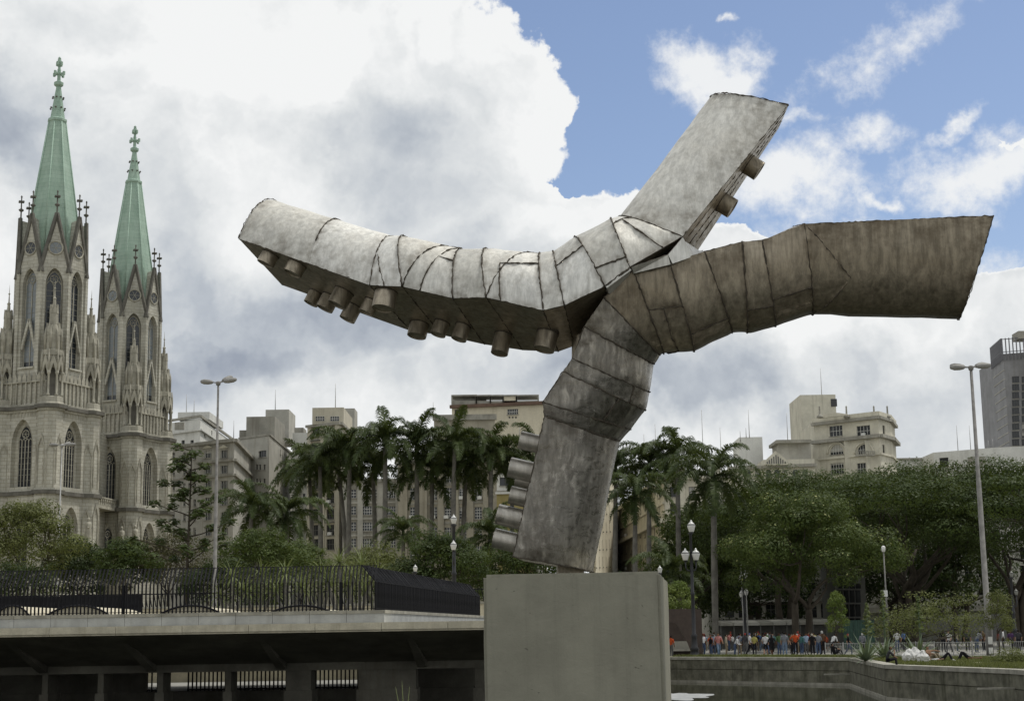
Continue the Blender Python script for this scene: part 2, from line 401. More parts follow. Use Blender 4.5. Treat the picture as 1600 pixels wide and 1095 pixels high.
# ================================================================ bridge over the pool, its parapet and fence
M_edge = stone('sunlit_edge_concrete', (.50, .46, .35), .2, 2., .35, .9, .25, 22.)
M_soff = stone('dark_concrete', (.13, .123, .10), .4, .5, .5, .95, .3, 10.)  # dark tone shared by deck, soffit, ribs, piers and walls
M_iron = paint('dark_iron', (.014, .014, .016), .75, .3, .0, spec=.12)
zc, zl, zb = P(300, 957, 50).z, P(300, 976.5, 50).z, P(300, 990.5, 50).z
xc = PX(600, 50, 957); end = P(757, 968, 72)
br = thing('bridge', 'low concrete bridge with granite parapet left of the pedestal', 'bridge', (-12, 50, -1.7))
ox, oy, oz = -12, 50, -1.7
def BR(m, name, mat): return m.build(name, mat, br, (-ox, -oy, -oz))
x = 2.0; i = 0
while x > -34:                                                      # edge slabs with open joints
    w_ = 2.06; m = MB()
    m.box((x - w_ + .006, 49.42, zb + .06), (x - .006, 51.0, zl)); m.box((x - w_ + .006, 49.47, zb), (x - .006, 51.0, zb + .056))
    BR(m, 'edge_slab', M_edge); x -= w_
x = xc - .02
while x > -34:
    w_ = 1.16; m = MB(); m.box((x - w_ + .005, 50.0, zl + .003), (x - .005, 50.55, zc - .10)); BR(m, 'parapet_block', M_granite)
    m = MB(); m.box((x - w_ + .005, 49.97, zc - .10), (x - .005, 50.6, zc + random.uniform(-.004, .004))); BR(m, 'coping_stone', M_coping); x -= w_
side = Vector((end.x - xc, end.y - 50.0, 0)); sl_ = side.length; sdn = side / sl_; snn = Vector((sdn.y, -sdn.x, 0))
for k in range(17):
    a = Vector((xc, 50, 0)) + sdn * (sl_ * 1.1 * k / 17 + (.0 if k else -.0)); c = Vector((xc, 50, 0)) + sdn * (sl_ * 1.1 * (k + 1) / 17 - .012)
    for z0, z1, o_, nm, mt in ((zl + .003, zc - .10, 0, 'parapet_block', M_granite), (zc - .10, zc, .03, 'coping_stone', M_coping)):
        m = MB(); m.slab([tuple((a - snn * .55).xy), tuple((c - snn * .55).xy), tuple((c + snn * o_).xy), tuple((a + snn * o_).xy)], z0, z1); BR(m, nm, mt)
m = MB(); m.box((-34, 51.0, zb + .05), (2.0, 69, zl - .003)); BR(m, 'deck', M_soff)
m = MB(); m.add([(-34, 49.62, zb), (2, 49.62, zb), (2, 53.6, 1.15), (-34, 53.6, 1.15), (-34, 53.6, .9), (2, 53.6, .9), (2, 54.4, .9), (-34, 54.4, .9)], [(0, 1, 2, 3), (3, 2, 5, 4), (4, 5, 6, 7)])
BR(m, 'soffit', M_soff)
for px in (20, 197, 410, 640):             # added ribs standing in for broad diagonal shadows under the soffit
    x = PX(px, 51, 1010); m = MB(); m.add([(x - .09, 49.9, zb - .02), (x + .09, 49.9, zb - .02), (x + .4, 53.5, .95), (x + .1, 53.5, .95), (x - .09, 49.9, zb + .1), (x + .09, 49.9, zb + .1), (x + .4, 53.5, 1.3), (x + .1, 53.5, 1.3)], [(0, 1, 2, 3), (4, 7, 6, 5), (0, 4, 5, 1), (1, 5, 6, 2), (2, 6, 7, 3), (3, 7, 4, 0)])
    BR(m, 'shadow_rib', M_soff)
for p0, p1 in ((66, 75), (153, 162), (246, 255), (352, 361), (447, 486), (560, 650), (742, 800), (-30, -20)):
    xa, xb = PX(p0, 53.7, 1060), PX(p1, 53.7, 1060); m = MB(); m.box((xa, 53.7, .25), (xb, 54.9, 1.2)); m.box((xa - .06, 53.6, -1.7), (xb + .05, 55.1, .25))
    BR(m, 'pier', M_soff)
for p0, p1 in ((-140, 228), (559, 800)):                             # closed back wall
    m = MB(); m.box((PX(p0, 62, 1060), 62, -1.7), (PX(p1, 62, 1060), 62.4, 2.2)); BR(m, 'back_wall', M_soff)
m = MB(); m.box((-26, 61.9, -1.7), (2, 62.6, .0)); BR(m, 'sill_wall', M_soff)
# barred gates between the piers
gbar = MB(); gbar.box((-.028, -.02, 0), (.028, .02, 1.25)); gbar_me = gbar.mesh('gate_bar', M_iron)
for gi, (p0, p1) in enumerate(((228, 246), (294, 352), (369, 447), (487, 559))):
    xa, xb = PX(p0, 62.2, 1060), PX(p1, 62.2, 1060)
    gt = thing('barred_gate', ['narrow iron barred gate, leftmost under the bridge', 'iron barred gate second from the left under the bridge', 'iron barred gate third from the left under the bridge', 'iron barred gate nearest the pedestal under the bridge'][gi], 'gate', (xa, 62.25, 0), 0, 'barred gates under the bridge')
    n = int((xb - xa) / .15)
    for k in range(n + 1): place('bar', gbar_me, gt, ((xb - xa) * k / n, 0, 0))
    for z in (.03, 1.1):
        m = MB(); m.box((-.03, -.018, z), (xb - xa + .03, .018, z + .05)); m.build('rail', M_iron, gt)
# sunlit court behind the bridge: pale wall with stair and hand rails
M_court = stone('court_wall_render', (.30, .27, .19), .25, 1., .4, .95, .2, 10.)
cw = thing('court_wall', 'pale retaining wall seen through the bridge gates', 'wall', (-8, 74.5, 0))
m = MB(); m.box((-25, 0, 0), (9, .5, .62)); m.build('wall', M_court, cw)
m = MB(); m.box((-25.1, -.1, .62), (9.1, .6, .74)); m.build('coping', M_coping, cw)
for z in (1.05, 1.38):
    m = MB(); m.tube([(-25, .1, z), (9, .1, z)], .035, 6); m.build('hand_rail', M_coping, cw)
for k in range(16):
    m = MB(); m.bar((-24 + k * 2.1, .1, .74), (-24 + k * 2.1 + (.5 if k % 2 else -.5), .1, 1.42), .09, .09); m.build('baluster', M_coping, cw)

# iron fence on the parapet: straight bars that bend inwards at the top
hb = P(300, 912, 50).z - zc; ht = P(300, 886, 50.4).z - zc
def fence_bar(lean):
    m = MB(); w_ = .0215
    m.add([(-w_, -w_, 0), (w_, -w_, 0), (w_, w_, 0), (-w_, w_, 0), (-w_, -w_, hb), (w_, -w_, hb), (w_, w_, hb), (-w_, w_, hb),
           (-w_, -w_ + lean, ht), (w_, -w_ + lean, ht), (w_, w_ + lean, ht), (-w_, w_ + lean, ht)],
          [(0, 1, 5, 4), (1, 2, 6, 5), (2, 3, 7, 6), (3, 0, 4, 7), (4, 5, 9, 8), (5, 6, 10, 9), (6, 7, 11, 10), (7, 4, 8, 11), (8, 9, 10, 11), (3, 2, 1, 0)])
    return m.mesh('bar', M_iron)
fb = fence_bar(.46)
fn = thing('bridge_fence', 'black iron fence with inward bent bars along the bridge parapet', 'fence', (xc - .3, 50.3, zc))
n = 118
for k in range(n): place('bar', fb, fn, (-k * .121, 0, 0), (random.uniform(-.01, .01), random.uniform(-.008, .008), 0))
for z, y in ((.05, 0), (ht - .015, .45)):
    m = MB(); m.box((-n * .121, y - .012, z - .010), (.02, y + .012, z + .010)); m.build('rail', M_iron, fn)
for k in (9, 66):
    m = MB(); m.box((-k * .121 - .05, .03, -.02), (-k * .121 + .05, .11, hb)); m.build('post', M_iron, fn)
ang = math.atan2(sdn.x, sdn.y)
fs = thing('bridge_fence', 'black iron fence turning the bridge corner beside the pedestal', 'fence', (xc - .3, 50.35, zc), 0)
n = 178
for k in range(n):
    p = sdn * (k * .128 + .05)
    place('bar', fb, fs, (p.x, p.y, 0), (random.uniform(-.01, .01), 0, math.pi / 2 - ang + random.uniform(-.02, .02)))
side_in = Vector((-math.cos(ang), math.sin(ang), 0))
for z, off in ((.06, 0), (hb, 0), (ht - .02, .45)):
    a = sdn * .05 + side_in * off; c = sdn * (n * .128) + side_in * off
    m = MB(); m.bar((a.x, a.y, z), (c.x, c.y, z), .03, .03); m.build('rail', M_iron, fs)
# upper terrace behind the bridge
m = MB(); m.box((-170, 77, -1.9), (6.0, 300, 2.5)); tag(m.build('terrace', M_court), kind='structure')
# low curved skylight vaults on the deck
for px, wd, lab in ((20, 60, 'low curved concrete skylight at the left end of the bridge deck'), (122, 110, 'low curved concrete skylight on the bridge deck, left of middle'), (298, 108, 'low curved concrete skylight in the middle of the bridge deck'), (470, 112, 'low curved concrete skylight near the fence corner')):
    Y = 55; x0 = PX(px, Y, 950); W = wd / FPX * Y; z0 = zl; h = P(px, 946.5, Y).z - z0
    t_ = thing('skylight', lab, 'skylight', (x0, Y, z0), 0, 'curved skylights on the bridge deck')
    poly = [(-W / 2, 0), (W / 2, 0)] + [(W / 2 * math.cos(a) , .2 + (h - .2) * math.sin(a) ** 1.4) for a in np.linspace(0, math.pi, 17)]
    m = MB(); m.prism(poly, 0, 6); m.build('vault', M_edge, t_)
    pts = [(W / 2 * math.cos(a) * 1.02, -.05, .22 + (h - .2) * math.sin(a) ** 1.4) for a in np.linspace(0, math.pi, 17)]
    m = MB(); m.tube(pts, .035, 5); m.build('rim', M_iron, t_)
# kerb wall and rear fence of the terrace
tw = thing('terrace_wall', 'pale low wall behind the bridge fence', 'wall', (-15, 89.4, 0)); z1 = P(300, 950, 89.4).z
m = MB(); m.box((-30, 0, 0), (14.5, .5, z1)); m.build('wall', M_edge, tw)
m = MB(); m.box((-30.1, -.06, z1), (14.6, .56, z1 + .12)); m.build('coping', M_coping, tw)
rf = thing('terrace_fence', 'low iron fence on the pale wall behind the bridge fence', 'fence', (-14.6, 89.6, z1 + .12))
rb = MB(); rb.add([(-.025, -.02, 0), (.025, -.02, 0), (.025, .02, 0), (-.025, .02, 0), (-.16, -.02, .75), (-.11, -.02, .75), (-.11, .02, .75), (-.16, .02, .75)], [(0, 1, 5, 4), (1, 2, 6, 5), (2, 3, 7, 6), (3, 0, 4, 7), (4, 5, 6, 7)])
rbm = rb.mesh('bar', M_iron)
for k in range(120): place('bar', rbm, rf, (14 - k * .24, 0, 0))
m = MB(); m.box((-15, -.02, .68), (14, .02, .74)); m.build('rail', M_iron, rf)
hw = thing('dark_hoarding', 'dark low hoarding at the far left behind the bridge fence', 'hoarding', (PX(80, 80, 935), 80, 2.2))
za, zd = P(80, 947, 80).z - 2.2, P(80, 931, 80).z - 2.2
for k in range(9):
    m = MB(); m.box((-4.6 + k * 1.02, 0, 0), (-4.6 + k * 1.02 + 1., .08, zd + random.uniform(-.02, .02))); m.build('panel', M_iron, hw)

# ================================================================ pedestal
def plaster(name, col):
    m_, t, b = newmat(name)
    pos = t.node('ShaderNodeTexCoord').outputs['Object']
    big = t.noise(pos, 1.1, 6, .65); g = t.noise(pos, 26, 6, .7); tr = t.noise(t.scale(pos, (1., 1., 1.7)), 3.5, 5, .7, 1.2)
    c = t.mix(t.mr(big, .3, .72), tuple(x * .86 for x in col), tuple(x * 1.1 for x in col))
    pits = t.node('ShaderNodeTexVoronoi'); pits.inputs['Scale'].default_value = 7.; t.put(pits.inputs['Vector'], t.v('ADD', pos, t.v('SCALE', t.noise(pos, 4, 3, .5, col=True), scale=.35)))
    pit = t.mr(pits.outputs['Distance'], .03, .085, 1., 0.)
    c = t.mix(t.m('MULTIPLY', pit, .55), c, tuple(x * .35 for x in col))
    sp = t.node('ShaderNodeSeparateXYZ'); t.put(sp.inputs[0], pos)
    st = t.m('MULTIPLY', t.mr(t.noise(t.scale(pos, (3., 3., .12)), 2.2, 5, .7),   .5, .75), .32)
    c = t.mix(st, c, tuple(x * .55 for x in col))
    t.put(b.inputs['Base Color'], c); b.inputs['Roughness'].default_value = .92; b.inputs['Specular IOR Level'].default_value = .2
    h = t.m('ADD', t.m('ADD', t.m('MULTIPLY', g, .5), t.m('MULTIPLY', tr, .8)), t.m('MULTIPLY', pit, -1.1))
    bn = t.node('ShaderNodeBump'); bn.inputs['Strength'].default_value = .5; bn.inputs['Distance'].default_value = .014
    t.put(bn.inputs['Height'], h); t.l.new(bn.outputs[0], b.inputs['Normal'])
    return m_
M_plaster = plaster('rough_plaster', (.235, .228, .18))
FL, FR, BRc = P(755, 897, 18.0), P(1032, 892, 17.8), P(1043, 907, 21.2)
BL = FL + BRc - FR; PZ = (FL.z + FR.z) / 2
m = MB(); cx = (FL + FR + BL + BRc) / 4
m.slab([(p.x - cx.x, p.y - cx.y) for p in (FL, FR, BRc, BL)], 0, PZ + 2.4)
ped = m.build('pedestal', M_plaster, None, (cx.x, cx.y, -2.4))
bm = bmesh.new(); bm.from_mesh(ped.data)
vert_e = [e_ for e_ in bm.edges if abs(e_.verts[0].co.z - e_.verts[1].co.z) > 1 or e_.verts[0].co.z + e_.verts[1].co.z > 6]
bmesh.ops.bevel(bm, geom=vert_e, offset=.035, segments=2, affect='EDGES')
bmesh.ops.subdivide_edges(bm, edges=[e_ for e_ in bm.edges if e_.calc_length() > 1], cuts=14, use_grid_fill=True)
from mathutils import noise as mnoise
for v_ in bm.verts:
    q = mnoise.noise_vector(v_.co * 1.7) * .012; v_.co += Vector((q.x, q.y, q.z * .5 if v_.co.z > 1 else 0))
bm.to_mesh(ped.data); bm.free()
tag(ped, 'square grey plastered concrete pedestal carrying the steel sculpture', 'pedestal')

# ================================================================ sculpture: two bent half-round steel tubes
def steel(name, col, brown, rough=.42, metal=.78, swirl=0., lo=.7):
    m_, t, b = newmat(name)
    pos = t.node('ShaderNodeTexCoord').outputs['Object']
    rnd = t.node('ShaderNodeObjectInfo').outputs['Random']
    edge = t.node('ShaderNodeAttribute', attribute_name='edge').outputs['Fac']
    br_ = t.noise(t.scale(pos, (9., 9., .9)), 1.5, 7, .74, .25)
    cl = t.noise(pos, 1.5, 6, .65)
    sw = t.noise(t.scale(pos, (1., 1., 2.2)), 3.2, 4, .6, 2.4)
    c = t.mix(t.mr(br_, .28, .74), tuple(x * lo for x in col), tuple(min(1, x * 1.16) for x in col))
    c = t.mix(t.m('MULTIPLY', t.mr(cl, .40, .75), .22), c, tuple(brown))
    c = t.mix(t.m('MULTIPLY', t.mr(t.noise(t.scale(pos, (4., 4., .25)), 1.7, 6, .7), .52, .72), .35), c, tuple(x * .5 for x in brown))
    if swirl:                                                       # grinder marks, with the leg's metallic highlights painted in as paler colour
        sm_ = t.noise(t.scale(t.v('ADD', pos, t.v('SCALE', t.noise(pos, 1.8, 2, .5, col=True), scale=.35)), (7., 7., 1.)), 1.6, 5, .6, .25)
        c = t.mix(t.m('MULTIPLY', t.m('MULTIPLY', t.mr(sm_, .46, .70), t.mr(t.noise(pos, 1.6, 3, .6), .38, .6)), swirl), c, tuple(min(1, x * 2.1) for x in col))
    c = t.mix(t.m('MULTIPLY', t.mr(edge, .62, 1.), t.mr(t.noise(pos, 5, 5, .65), .38, .7, .05, .75)), c, tuple(x * .42 for x in brown))
    c = t.mix(1., c, t.mix(rnd, (.84, .83, .80), (1.1, 1.1, 1.1)), 'MULTIPLY')
    t.put(b.inputs['Base Color'], c); b.inputs['Metallic'].default_value = metal
    t.put(b.inputs['Roughness'], t.m('ADD', t.mr(sw, .3, .7, rough - .10, rough + .14), t.m('MULTIPLY', edge, .05)))
    b.inputs['Specular IOR Level'].default_value = .4
    h = t.m('ADD', t.m('MULTIPLY', br_, .35), t.m('MULTIPLY', t.noise(pos, 2.6, 4, .6), 1.3))
    bn = t.node('ShaderNodeBump'); bn.inputs['Strength'].default_value = .35; bn.inputs['Distance'].default_value = .02
    t.put(bn.inputs['Height'], h); t.l.new(bn.outputs[0], b.inputs['Normal'])
    return m_
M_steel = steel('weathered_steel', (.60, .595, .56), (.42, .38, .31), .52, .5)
M_steel_b = steel('stained_shaded_steel', (.38, .335, .26), (.22, .168, .11), .38, .72, 0., .5)  # brown copy: stain, plus shade and dark reflections put into the colour
M_steel_l = steel('polished_worn_steel', (.32, .305, .278), (.19, .165, .13), .28, .88, .75, .5)  # darker leg copy, the shade of its downward faces put into the colour
M_steel_s = steel('stud_steel', (.42, .40, .36), (.26, .22, .17), .36, .75)
M_weld = stone('weld_bead', (.085, .072, .055), .3, 4., 0, .8, .3, 30., metal=.3)

TA = [((373,373,19.6),(440,445,21.0),(437,320,20.45)), ((578,446,18.8),(642,517,20.1),(621,376,19.6)), ((629,448,18.7),(690,523,20.0),(638,376,19.5)),
      ((707,466,18.55),(757,538,19.85),(727,396,19.35)), ((760,465,18.45),(817,547,19.75),(768,397,19.25)), ((849,485,18.3),(872,549,19.6),(846,402,19.1)),
      ((882,477,18.25),(897,540,19.55),(866,399,19.05)), ((945,447,18.2),(950,503,19.5),(898,375,18.95)), ((984,417,18.2),(1003,462,19.5),(956,345,18.95)),
      ((1066,370,18.35),(1083,402,19.6),(969,341,19.05)), ((1232,165,18.8),(1217,200,20.1),(1111,152,19.5))]
TB = [((1552,337,18.0),(1530,343,19.5),(1497,498,18.7)), ((1257,350,18.1),(1240,354,19.6),(1269,491,18.8)), ((1191,376,18.15),(1180,381,19.6),(1211,509,18.85)),
      ((1160,378,18.2),(1150,384,19.6),(1167,519,18.9)), ((1101,393,18.25),(1092,400,19.6),(1143,519,18.95)), ((1047,412,18.3),(1040,420,19.6),(1084,548,19.0)),
      ((989,422,18.35),(986,432,19.65),(1037,551,19.05)), ((944,465,18.4),(950,470,19.75),(1030,554,19.1)), ((913,510,18.45),(922,512,19.8),(1021,568,19.15)),
      ((894,560,18.5),(905,562,19.9),(1014,612,19.2)), ((880,580,18.55),(892,582,19.95),(1008,640,19.25)), ((848,628,18.6),(862,630,20.0),(985,670,19.35)),
      ((851,650,18.65),(866,652,20.05),(968,689,19.4)), ((801,869,18.9),(818,876,20.3),(926,893,19.6))]
SC0 = (FL + FR + BL + BRc) / 4; SC0.z = PZ
sculpt = thing('steel_sculpture', 'large abstract welded steel sculpture of bent half-round tubes on the pedestal', 'sculpture', SC0)
def loft(st):
    ST = [[P(*q) - SC0 for q in s_] for s_ in st]
    def S(u, v):
        i = max(0, min(int(math.floor(u)), len(ST) - 2)); f = u - i
        N, F_, A = [ST[i][k].lerp(ST[i + 1][k], f) for k in range(3)]
        C = (N + F_) / 2; tt = v * math.pi
        return C + (N - C) * math.cos(tt) + (A - C) * math.sin(tt)
    def B(u, w_):
        i = max(0, min(int(math.floor(u)), len(ST) - 2)); f = u - i
        return ST[i][0].lerp(ST[i + 1][0], f).lerp(ST[i][1].lerp(ST[i + 1][1], f), w_)
    return S, B, ST
def panel(S, quads, mat, lift, nu=8, nv=12):
    m = MB(); ed = []
    for (a, b_, c, d) in quads:
        vs = []; fs = []; gu = nu if abs(a[0] - b_[0]) < 1.5 else nu * 2; gv = nv
        for i in range(gu + 1):
            for j in range(gv + 1):
                s_, t_ = i / gu, j / gv
                u = (a[0] * (1 - s_) + b_[0] * s_) * (1 - t_) + (d[0] * (1 - s_) + c[0] * s_) * t_
                v = (a[1] * (1 - s_) + b_[1] * s_) * (1 - t_) + (d[1] * (1 - s_) + c[1] * s_) * t_
                p = S(u, v); e1 = S(u + .01, v) - S(u - .01, v); e2 = S(u, v + .01) - S(u, v - .01); n_ = e2.cross(e1).normalized()
                mid = S(u, .5) - (S(u, 0) + S(u, 1)) / 2
                if n_.dot(p - (S(u, 0) + S(u, 1)) / 2 + mid * .001) < 0: n_ = -n_
                eg = 1 - 2 * min(s_, 1 - s_, t_, 1 - t_); inn = 1 - eg
                dent = mnoise.noise(p * 2.1 + Vector((lift * 900, 0, 0))) * .016 * min(1, inn * 3) + mnoise.noise(p * 6) * .006
                vs.append(p + n_ * (lift + dent)); ed.append(eg)
        for i in range(gu):
            for j in range(gv):
                k = i * (gv + 1) + j; fs.append((k, k + 1, k + gv + 2, k + gv + 1))
        m.add(vs, fs, 0, True)
    o = m.build('steel_panel', mat, sculpt)
    at = o.data.attributes.new('edge', 'FLOAT', 'POINT'); at.data.foreach_set('value', ed)
    return o
def bead(fn, r=.0125, step=.035):
    r *= .62
    pts = [fn(k / 40) for k in range(41)]
    L = sum((pts[k + 1] - pts[k]).length for k in range(40))
    if L < .03: return
    n = max(6, int(L / step)); pts = [fn(k / n) + Vector([random.gauss(0, .0035) for _ in range(3)]) for k in range(n + 1)]
    m = MB(); m.tube(pts, [r * random.choice((.5, .8, 1., 1.3, 1.6)) for _ in pts], 5)
    m.build('weld_seam', M_weld, sculpt)
def poly_bead(S, uv, r=.0125):
    for a, b_ in zip(uv[:-1], uv[1:]):
        def on(t_, a=a, b_=b_):
            u, v = a[0] + (b_[0] - a[0]) * t_, a[1] + (b_[1] - a[1]) * t_; p = S(u, v); n_ = (S(u, v + .01) - S(u, v - .01)).cross(S(u + .01, v) - S(u - .01, v)).normalized()
            return p + n_ * (.011 if n_.dot(p - (S(u, 0) + S(u, 1)) / 2) > 0 else -.011)
        bead(on, r)
Q = lambda u0, u1, v0, v1: [((u0, v0), (u1, v0), (u1, v1), (u0, v1))]
SA, BA, STA = loft(TA); SB, BB, STB = loft(TB)
pan_a = [Q(0, .55, 0, 1), Q(.55, 1, 0, 1), Q(1, 2, 0, 1), [((2, 0), (3, .46), (3, 1), (2, 1))], [((2, 0), (2.35, 0), (3, .36), (3, .46))], [((2.35, 0), (3, 0), (3, .36), (2.36, .005))],
         Q(3, 4, 0, 1), [((4, 0), (5, .48), (5, 1), (4, 1))], [((4, 0), (4.25, 0), (4.32, .2), (4.3, .15))], [((4.25, 0), (5, 0), (5, .24), (4.32, .2))], [((4.3, .15), (4.32, .2), (5, .24), (5, .48))],
         Q(5, 6, 0, 1), [((6, 0), (7, 0), (7, .24), (6, .2))], [((6, .2), (7, .24), (7, 1), (6, 1))], [((7, .09), (8, .05), (8, 1), (7, 1))], [((7, 0), (8, 0), (8, .05), (7, .09))],
         [((8, 0), (8.62, 0), (8.56, .3), (8, .28))], [((8.62, 0), (9, 0), (9, .27), (8.56, .3))], [((8, .28), (8.56, .3), (9, .27), (9, 1)), ((8, .28), (9, 1), (9, 1), (8, 1))], Q(9, 10, 0, 1)]
for i, q in enumerate(pan_a): panel(SA, q, M_steel, .004 + .003 * (i % 3))
for s_ in range(1, 10): poly_bead(SA, [(s_, 0), (s_, .9)])
poly_bead(SA, [(0, 0), (0, 1)], .010); poly_bead(SA, [(10, 0), (10, 1)], .010)
for uv in ([(.55, .12), (.55, .6)], [(2, 0), (3, .46)], [(2.35, 0), (3, .36)], [(2.75, .21), (3, .2)], [(4, 0), (4.3, .15), (5, .48)], [(4.32, .2), (5, .24)], [(4.25, 0), (4.32, .2)], [(6, .2), (7, .24)],
           [(7, .09), (8, .05)], [(8, .28), (8.56, .3), (9, .27)], [(8.62, 0), (8.56, .3)], [(1.45, 0), (1.1, .16)]): poly_bead(SA, uv)
for k in range(10): bead(lambda t_: SA(k + t_, 0), .009)
pan_b = [Q(0, 1, 0, 1), [((.76, .2), (1, 0), (1, .42), (.76, .2))],
         Q(1, 2, 0, .24), Q(1, 2, .24, 1), Q(2, 3, 0, .27), Q(2, 3, .27, 1), Q(3, 4, 0, 1), Q(4, 5, 0, .3), Q(4, 5, .3, 1), Q(5, 6, 0, .16), Q(5, 5.55, .16, .48), Q(5.55, 6, .16, .48), Q(5, 6, .48, 1),
         Q(6, 7, 0, 1), Q(7, 8, 0, 1), Q(8, 9, 0, 1), Q(9, 10, 0, .3), Q(9, 10, .3, 1), Q(10, 11, 0, .24), Q(10, 11, .24, 1), Q(11, 12, 0, 1), Q(12, 13, 0, 1)]
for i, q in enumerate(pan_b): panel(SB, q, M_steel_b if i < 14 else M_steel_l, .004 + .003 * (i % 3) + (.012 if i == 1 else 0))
for s_ in range(2, 13): poly_bead(SB, [(s_, 0), (s_, .6)])
poly_bead(SB, [(0, 0), (0, 1)], .010); poly_bead(SB, [(13, 0), (13, 1)], .012); poly_bead(SB, [(1, 0), (1, .55)])
for uv in ([(1, 0), (.76, .2), (1, .42)], [(1, .24), (2, .24)], [(2, .27), (3, .27)], [(4, .3), (5, .3)], [(5, .16), (6, .16)], [(5.55, .16), (5.6, .3), (5.5, .44), (5.9, .48)], [(9, .3), (10, .3)], [(10, .24), (11, .24)]): poly_bead(SB, uv)
for k in range(13): bead(lambda t_: SB(k + t_, 0), .009)
# flat plates that close the half-rounds, and end plates
for Bf, n, mt in ((BA, 10, M_steel_b), (BB, 13, M_steel_b)):
    for k in range(n):
        m = MB(); a, b_, c, d = Bf(k, 0), Bf(k + 1, 0), Bf(k + 1, 1), Bf(k, 1)
        g_ = [[a.lerp(b_, i / 3).lerp(d.lerp(c, i / 3), j / 5) for j in range(6)] for i in range(4)]
        m.add([p for r_ in g_ for p in r_], [(i * 6 + j, i * 6 + j + 1, i * 6 + j + 7, i * 6 + j + 6) for i in range(3) for j in range(5)])
        m.build('base_plate', mt, sculpt)
        if k: bead(lambda t_: Bf(k, t_), .011)
for w_ in (.2, .45, .7): bead(lambda t_: BA(9 + t_, w_), .009)
for S, u, mt in ((SA, 0, M_steel), (SA, 10, M_steel), (SB, 0, M_steel_b), (SB, 13, M_steel_l)):
    m = MB(); m.add([S(u, j / 20) for j in range(21)], [tuple(range(21))]); m.build('end_plate', mt, sculpt)
# infill plates where the two tubes meet
for pts in (((986,418,18.22),(1043,399,18.25),(1047,414,18.25),(990,428,18.3)), ((1043,399,18.25),(1066,372,18.3),(1082,402,18.3),(1050,413,18.25)), ((946,447,18.2),(984,419,18.2),(978,432,18.4),(950,458,18.4)), ((1066,372,18.3),(1085,398,19.4),(1100,394,19.5),(1082,402,18.3))):
    w4 = [P(*q) - SC0 for q in pts]; m = MB(); nrm = (w4[1] - w4[0]).cross(w4[2] - w4[0]).normalized() * .03
    m.add([p + nrm for p in w4] + [p - nrm for p in w4], [(0, 1, 2, 3), (7, 6, 5, 4), (0, 4, 5, 1), (1, 5, 6, 2), (2, 6, 7, 3), (3, 7, 4, 0)]); m.build('infill_plate', M_steel, sculpt)
    for a, b_ in ((0, 1), (1, 2), (2, 3)): bead(lambda t_: w4[a].lerp(w4[b_], t_), .011)
fc = (SB(13, 0) + SB(13, 1)) / 2 * .45 + SB(13, .5) * .55; m = MB(); m.box((fc.x - .02, fc.y - .1, -.03), (fc.x + .3, fc.y + .5, fc.z + .10)); m.build('foot', M_steel_b, sculpt)
print('leg end', [round(SB(13, v).z, 3) for v in (0, .25, .5, .75, 1)], fc)
m = MB(); m.tube([P(904, 470, 19.3) - SC0, P(903, 620, 19.5) - SC0], .085, 10); m.build('support_strut', M_steel_b, sculpt)
# short round studs on the flat faces
def on_flat(Bf, n, px, py):
    best = None
    for iu in range(n * 24 + 1):
        for iw in range(0, 25):
            p = Bf(iu / 24, iw / 24) + SC0 - CAM; z = p.dot(_f); X = 800 + FPX * p.dot(_r) / z; Yp = 547.5 - FPX * p.dot(_u) / z
            d = (X - px) ** 2 + (Yp - py) ** 2
            if best is None or d < best[0]: best = (d, iu / 24, iw / 24)
    return best[1:]
def stud(Bf, u, w_, S, r, h, mt):
    p = Bf(u, w_); n_ = (Bf(u + .02, w_) - Bf(u - .02, w_)).cross(Bf(u, min(1, w_ + .02)) - Bf(u, max(0, w_ - .02))).normalized()
    if n_.dot(S(u, .5) - p) > 0: n_ = -n_
    q = n_.to_track_quat('Z', 'Y').to_matrix().to_4x4(); q.translation = p
    m = MB(); m.M = q; m.tube([(0, 0, -.03), (0, 0, h - .01)], r, 20, 0, False); m.tube([(0, 0, -.03), (0, 0, .01)], r + .007, 20, 1, False); m.lathe([(r * .995, h - .012), (r * .995, h), (r * .86, h), (r * .84, h - .02), (.01, h - .02)], 20, smooth=False); o = m.build('stud', [mt, M_weld], sculpt)
    return o
for px, py, r, h in tuple((a_, b_, c_, d_ * .88) for a_, b_, c_, d_ in ((424,398,.115,.17),(462,412,.125,.17),(495,456,.10,.2),(517,462,.12,.22),(538,456,.13,.24),(556,478,.11,.24),(604,455,.14,.26),(584,470,.10,.2),(655,505,.125,.2),(692,503,.10,.2),(724,508,.10,.22),(787,522,.11,.30),(856,520,.135,.26))):
    u, w_ = on_flat(BA, 10, px, py); stud(BA, u, w_, SA, r, h, M_steel_b)
for u, w_ in ((9.62, .45), (9.34, .5)): stud(BA, u, w_, SA, .13, .17, M_steel_b)
for u, w_, r, h in ((12.20, .3, .12, .27), (12.40, .30, .135, .32), (12.47, .75, .12, .28), (12.585, .3, .12, .24), (12.735, .3, .135, .34), (12.90, .3, .13, .32)): stud(BB, u, w_, SB, r * .93, h, M_steel_s)

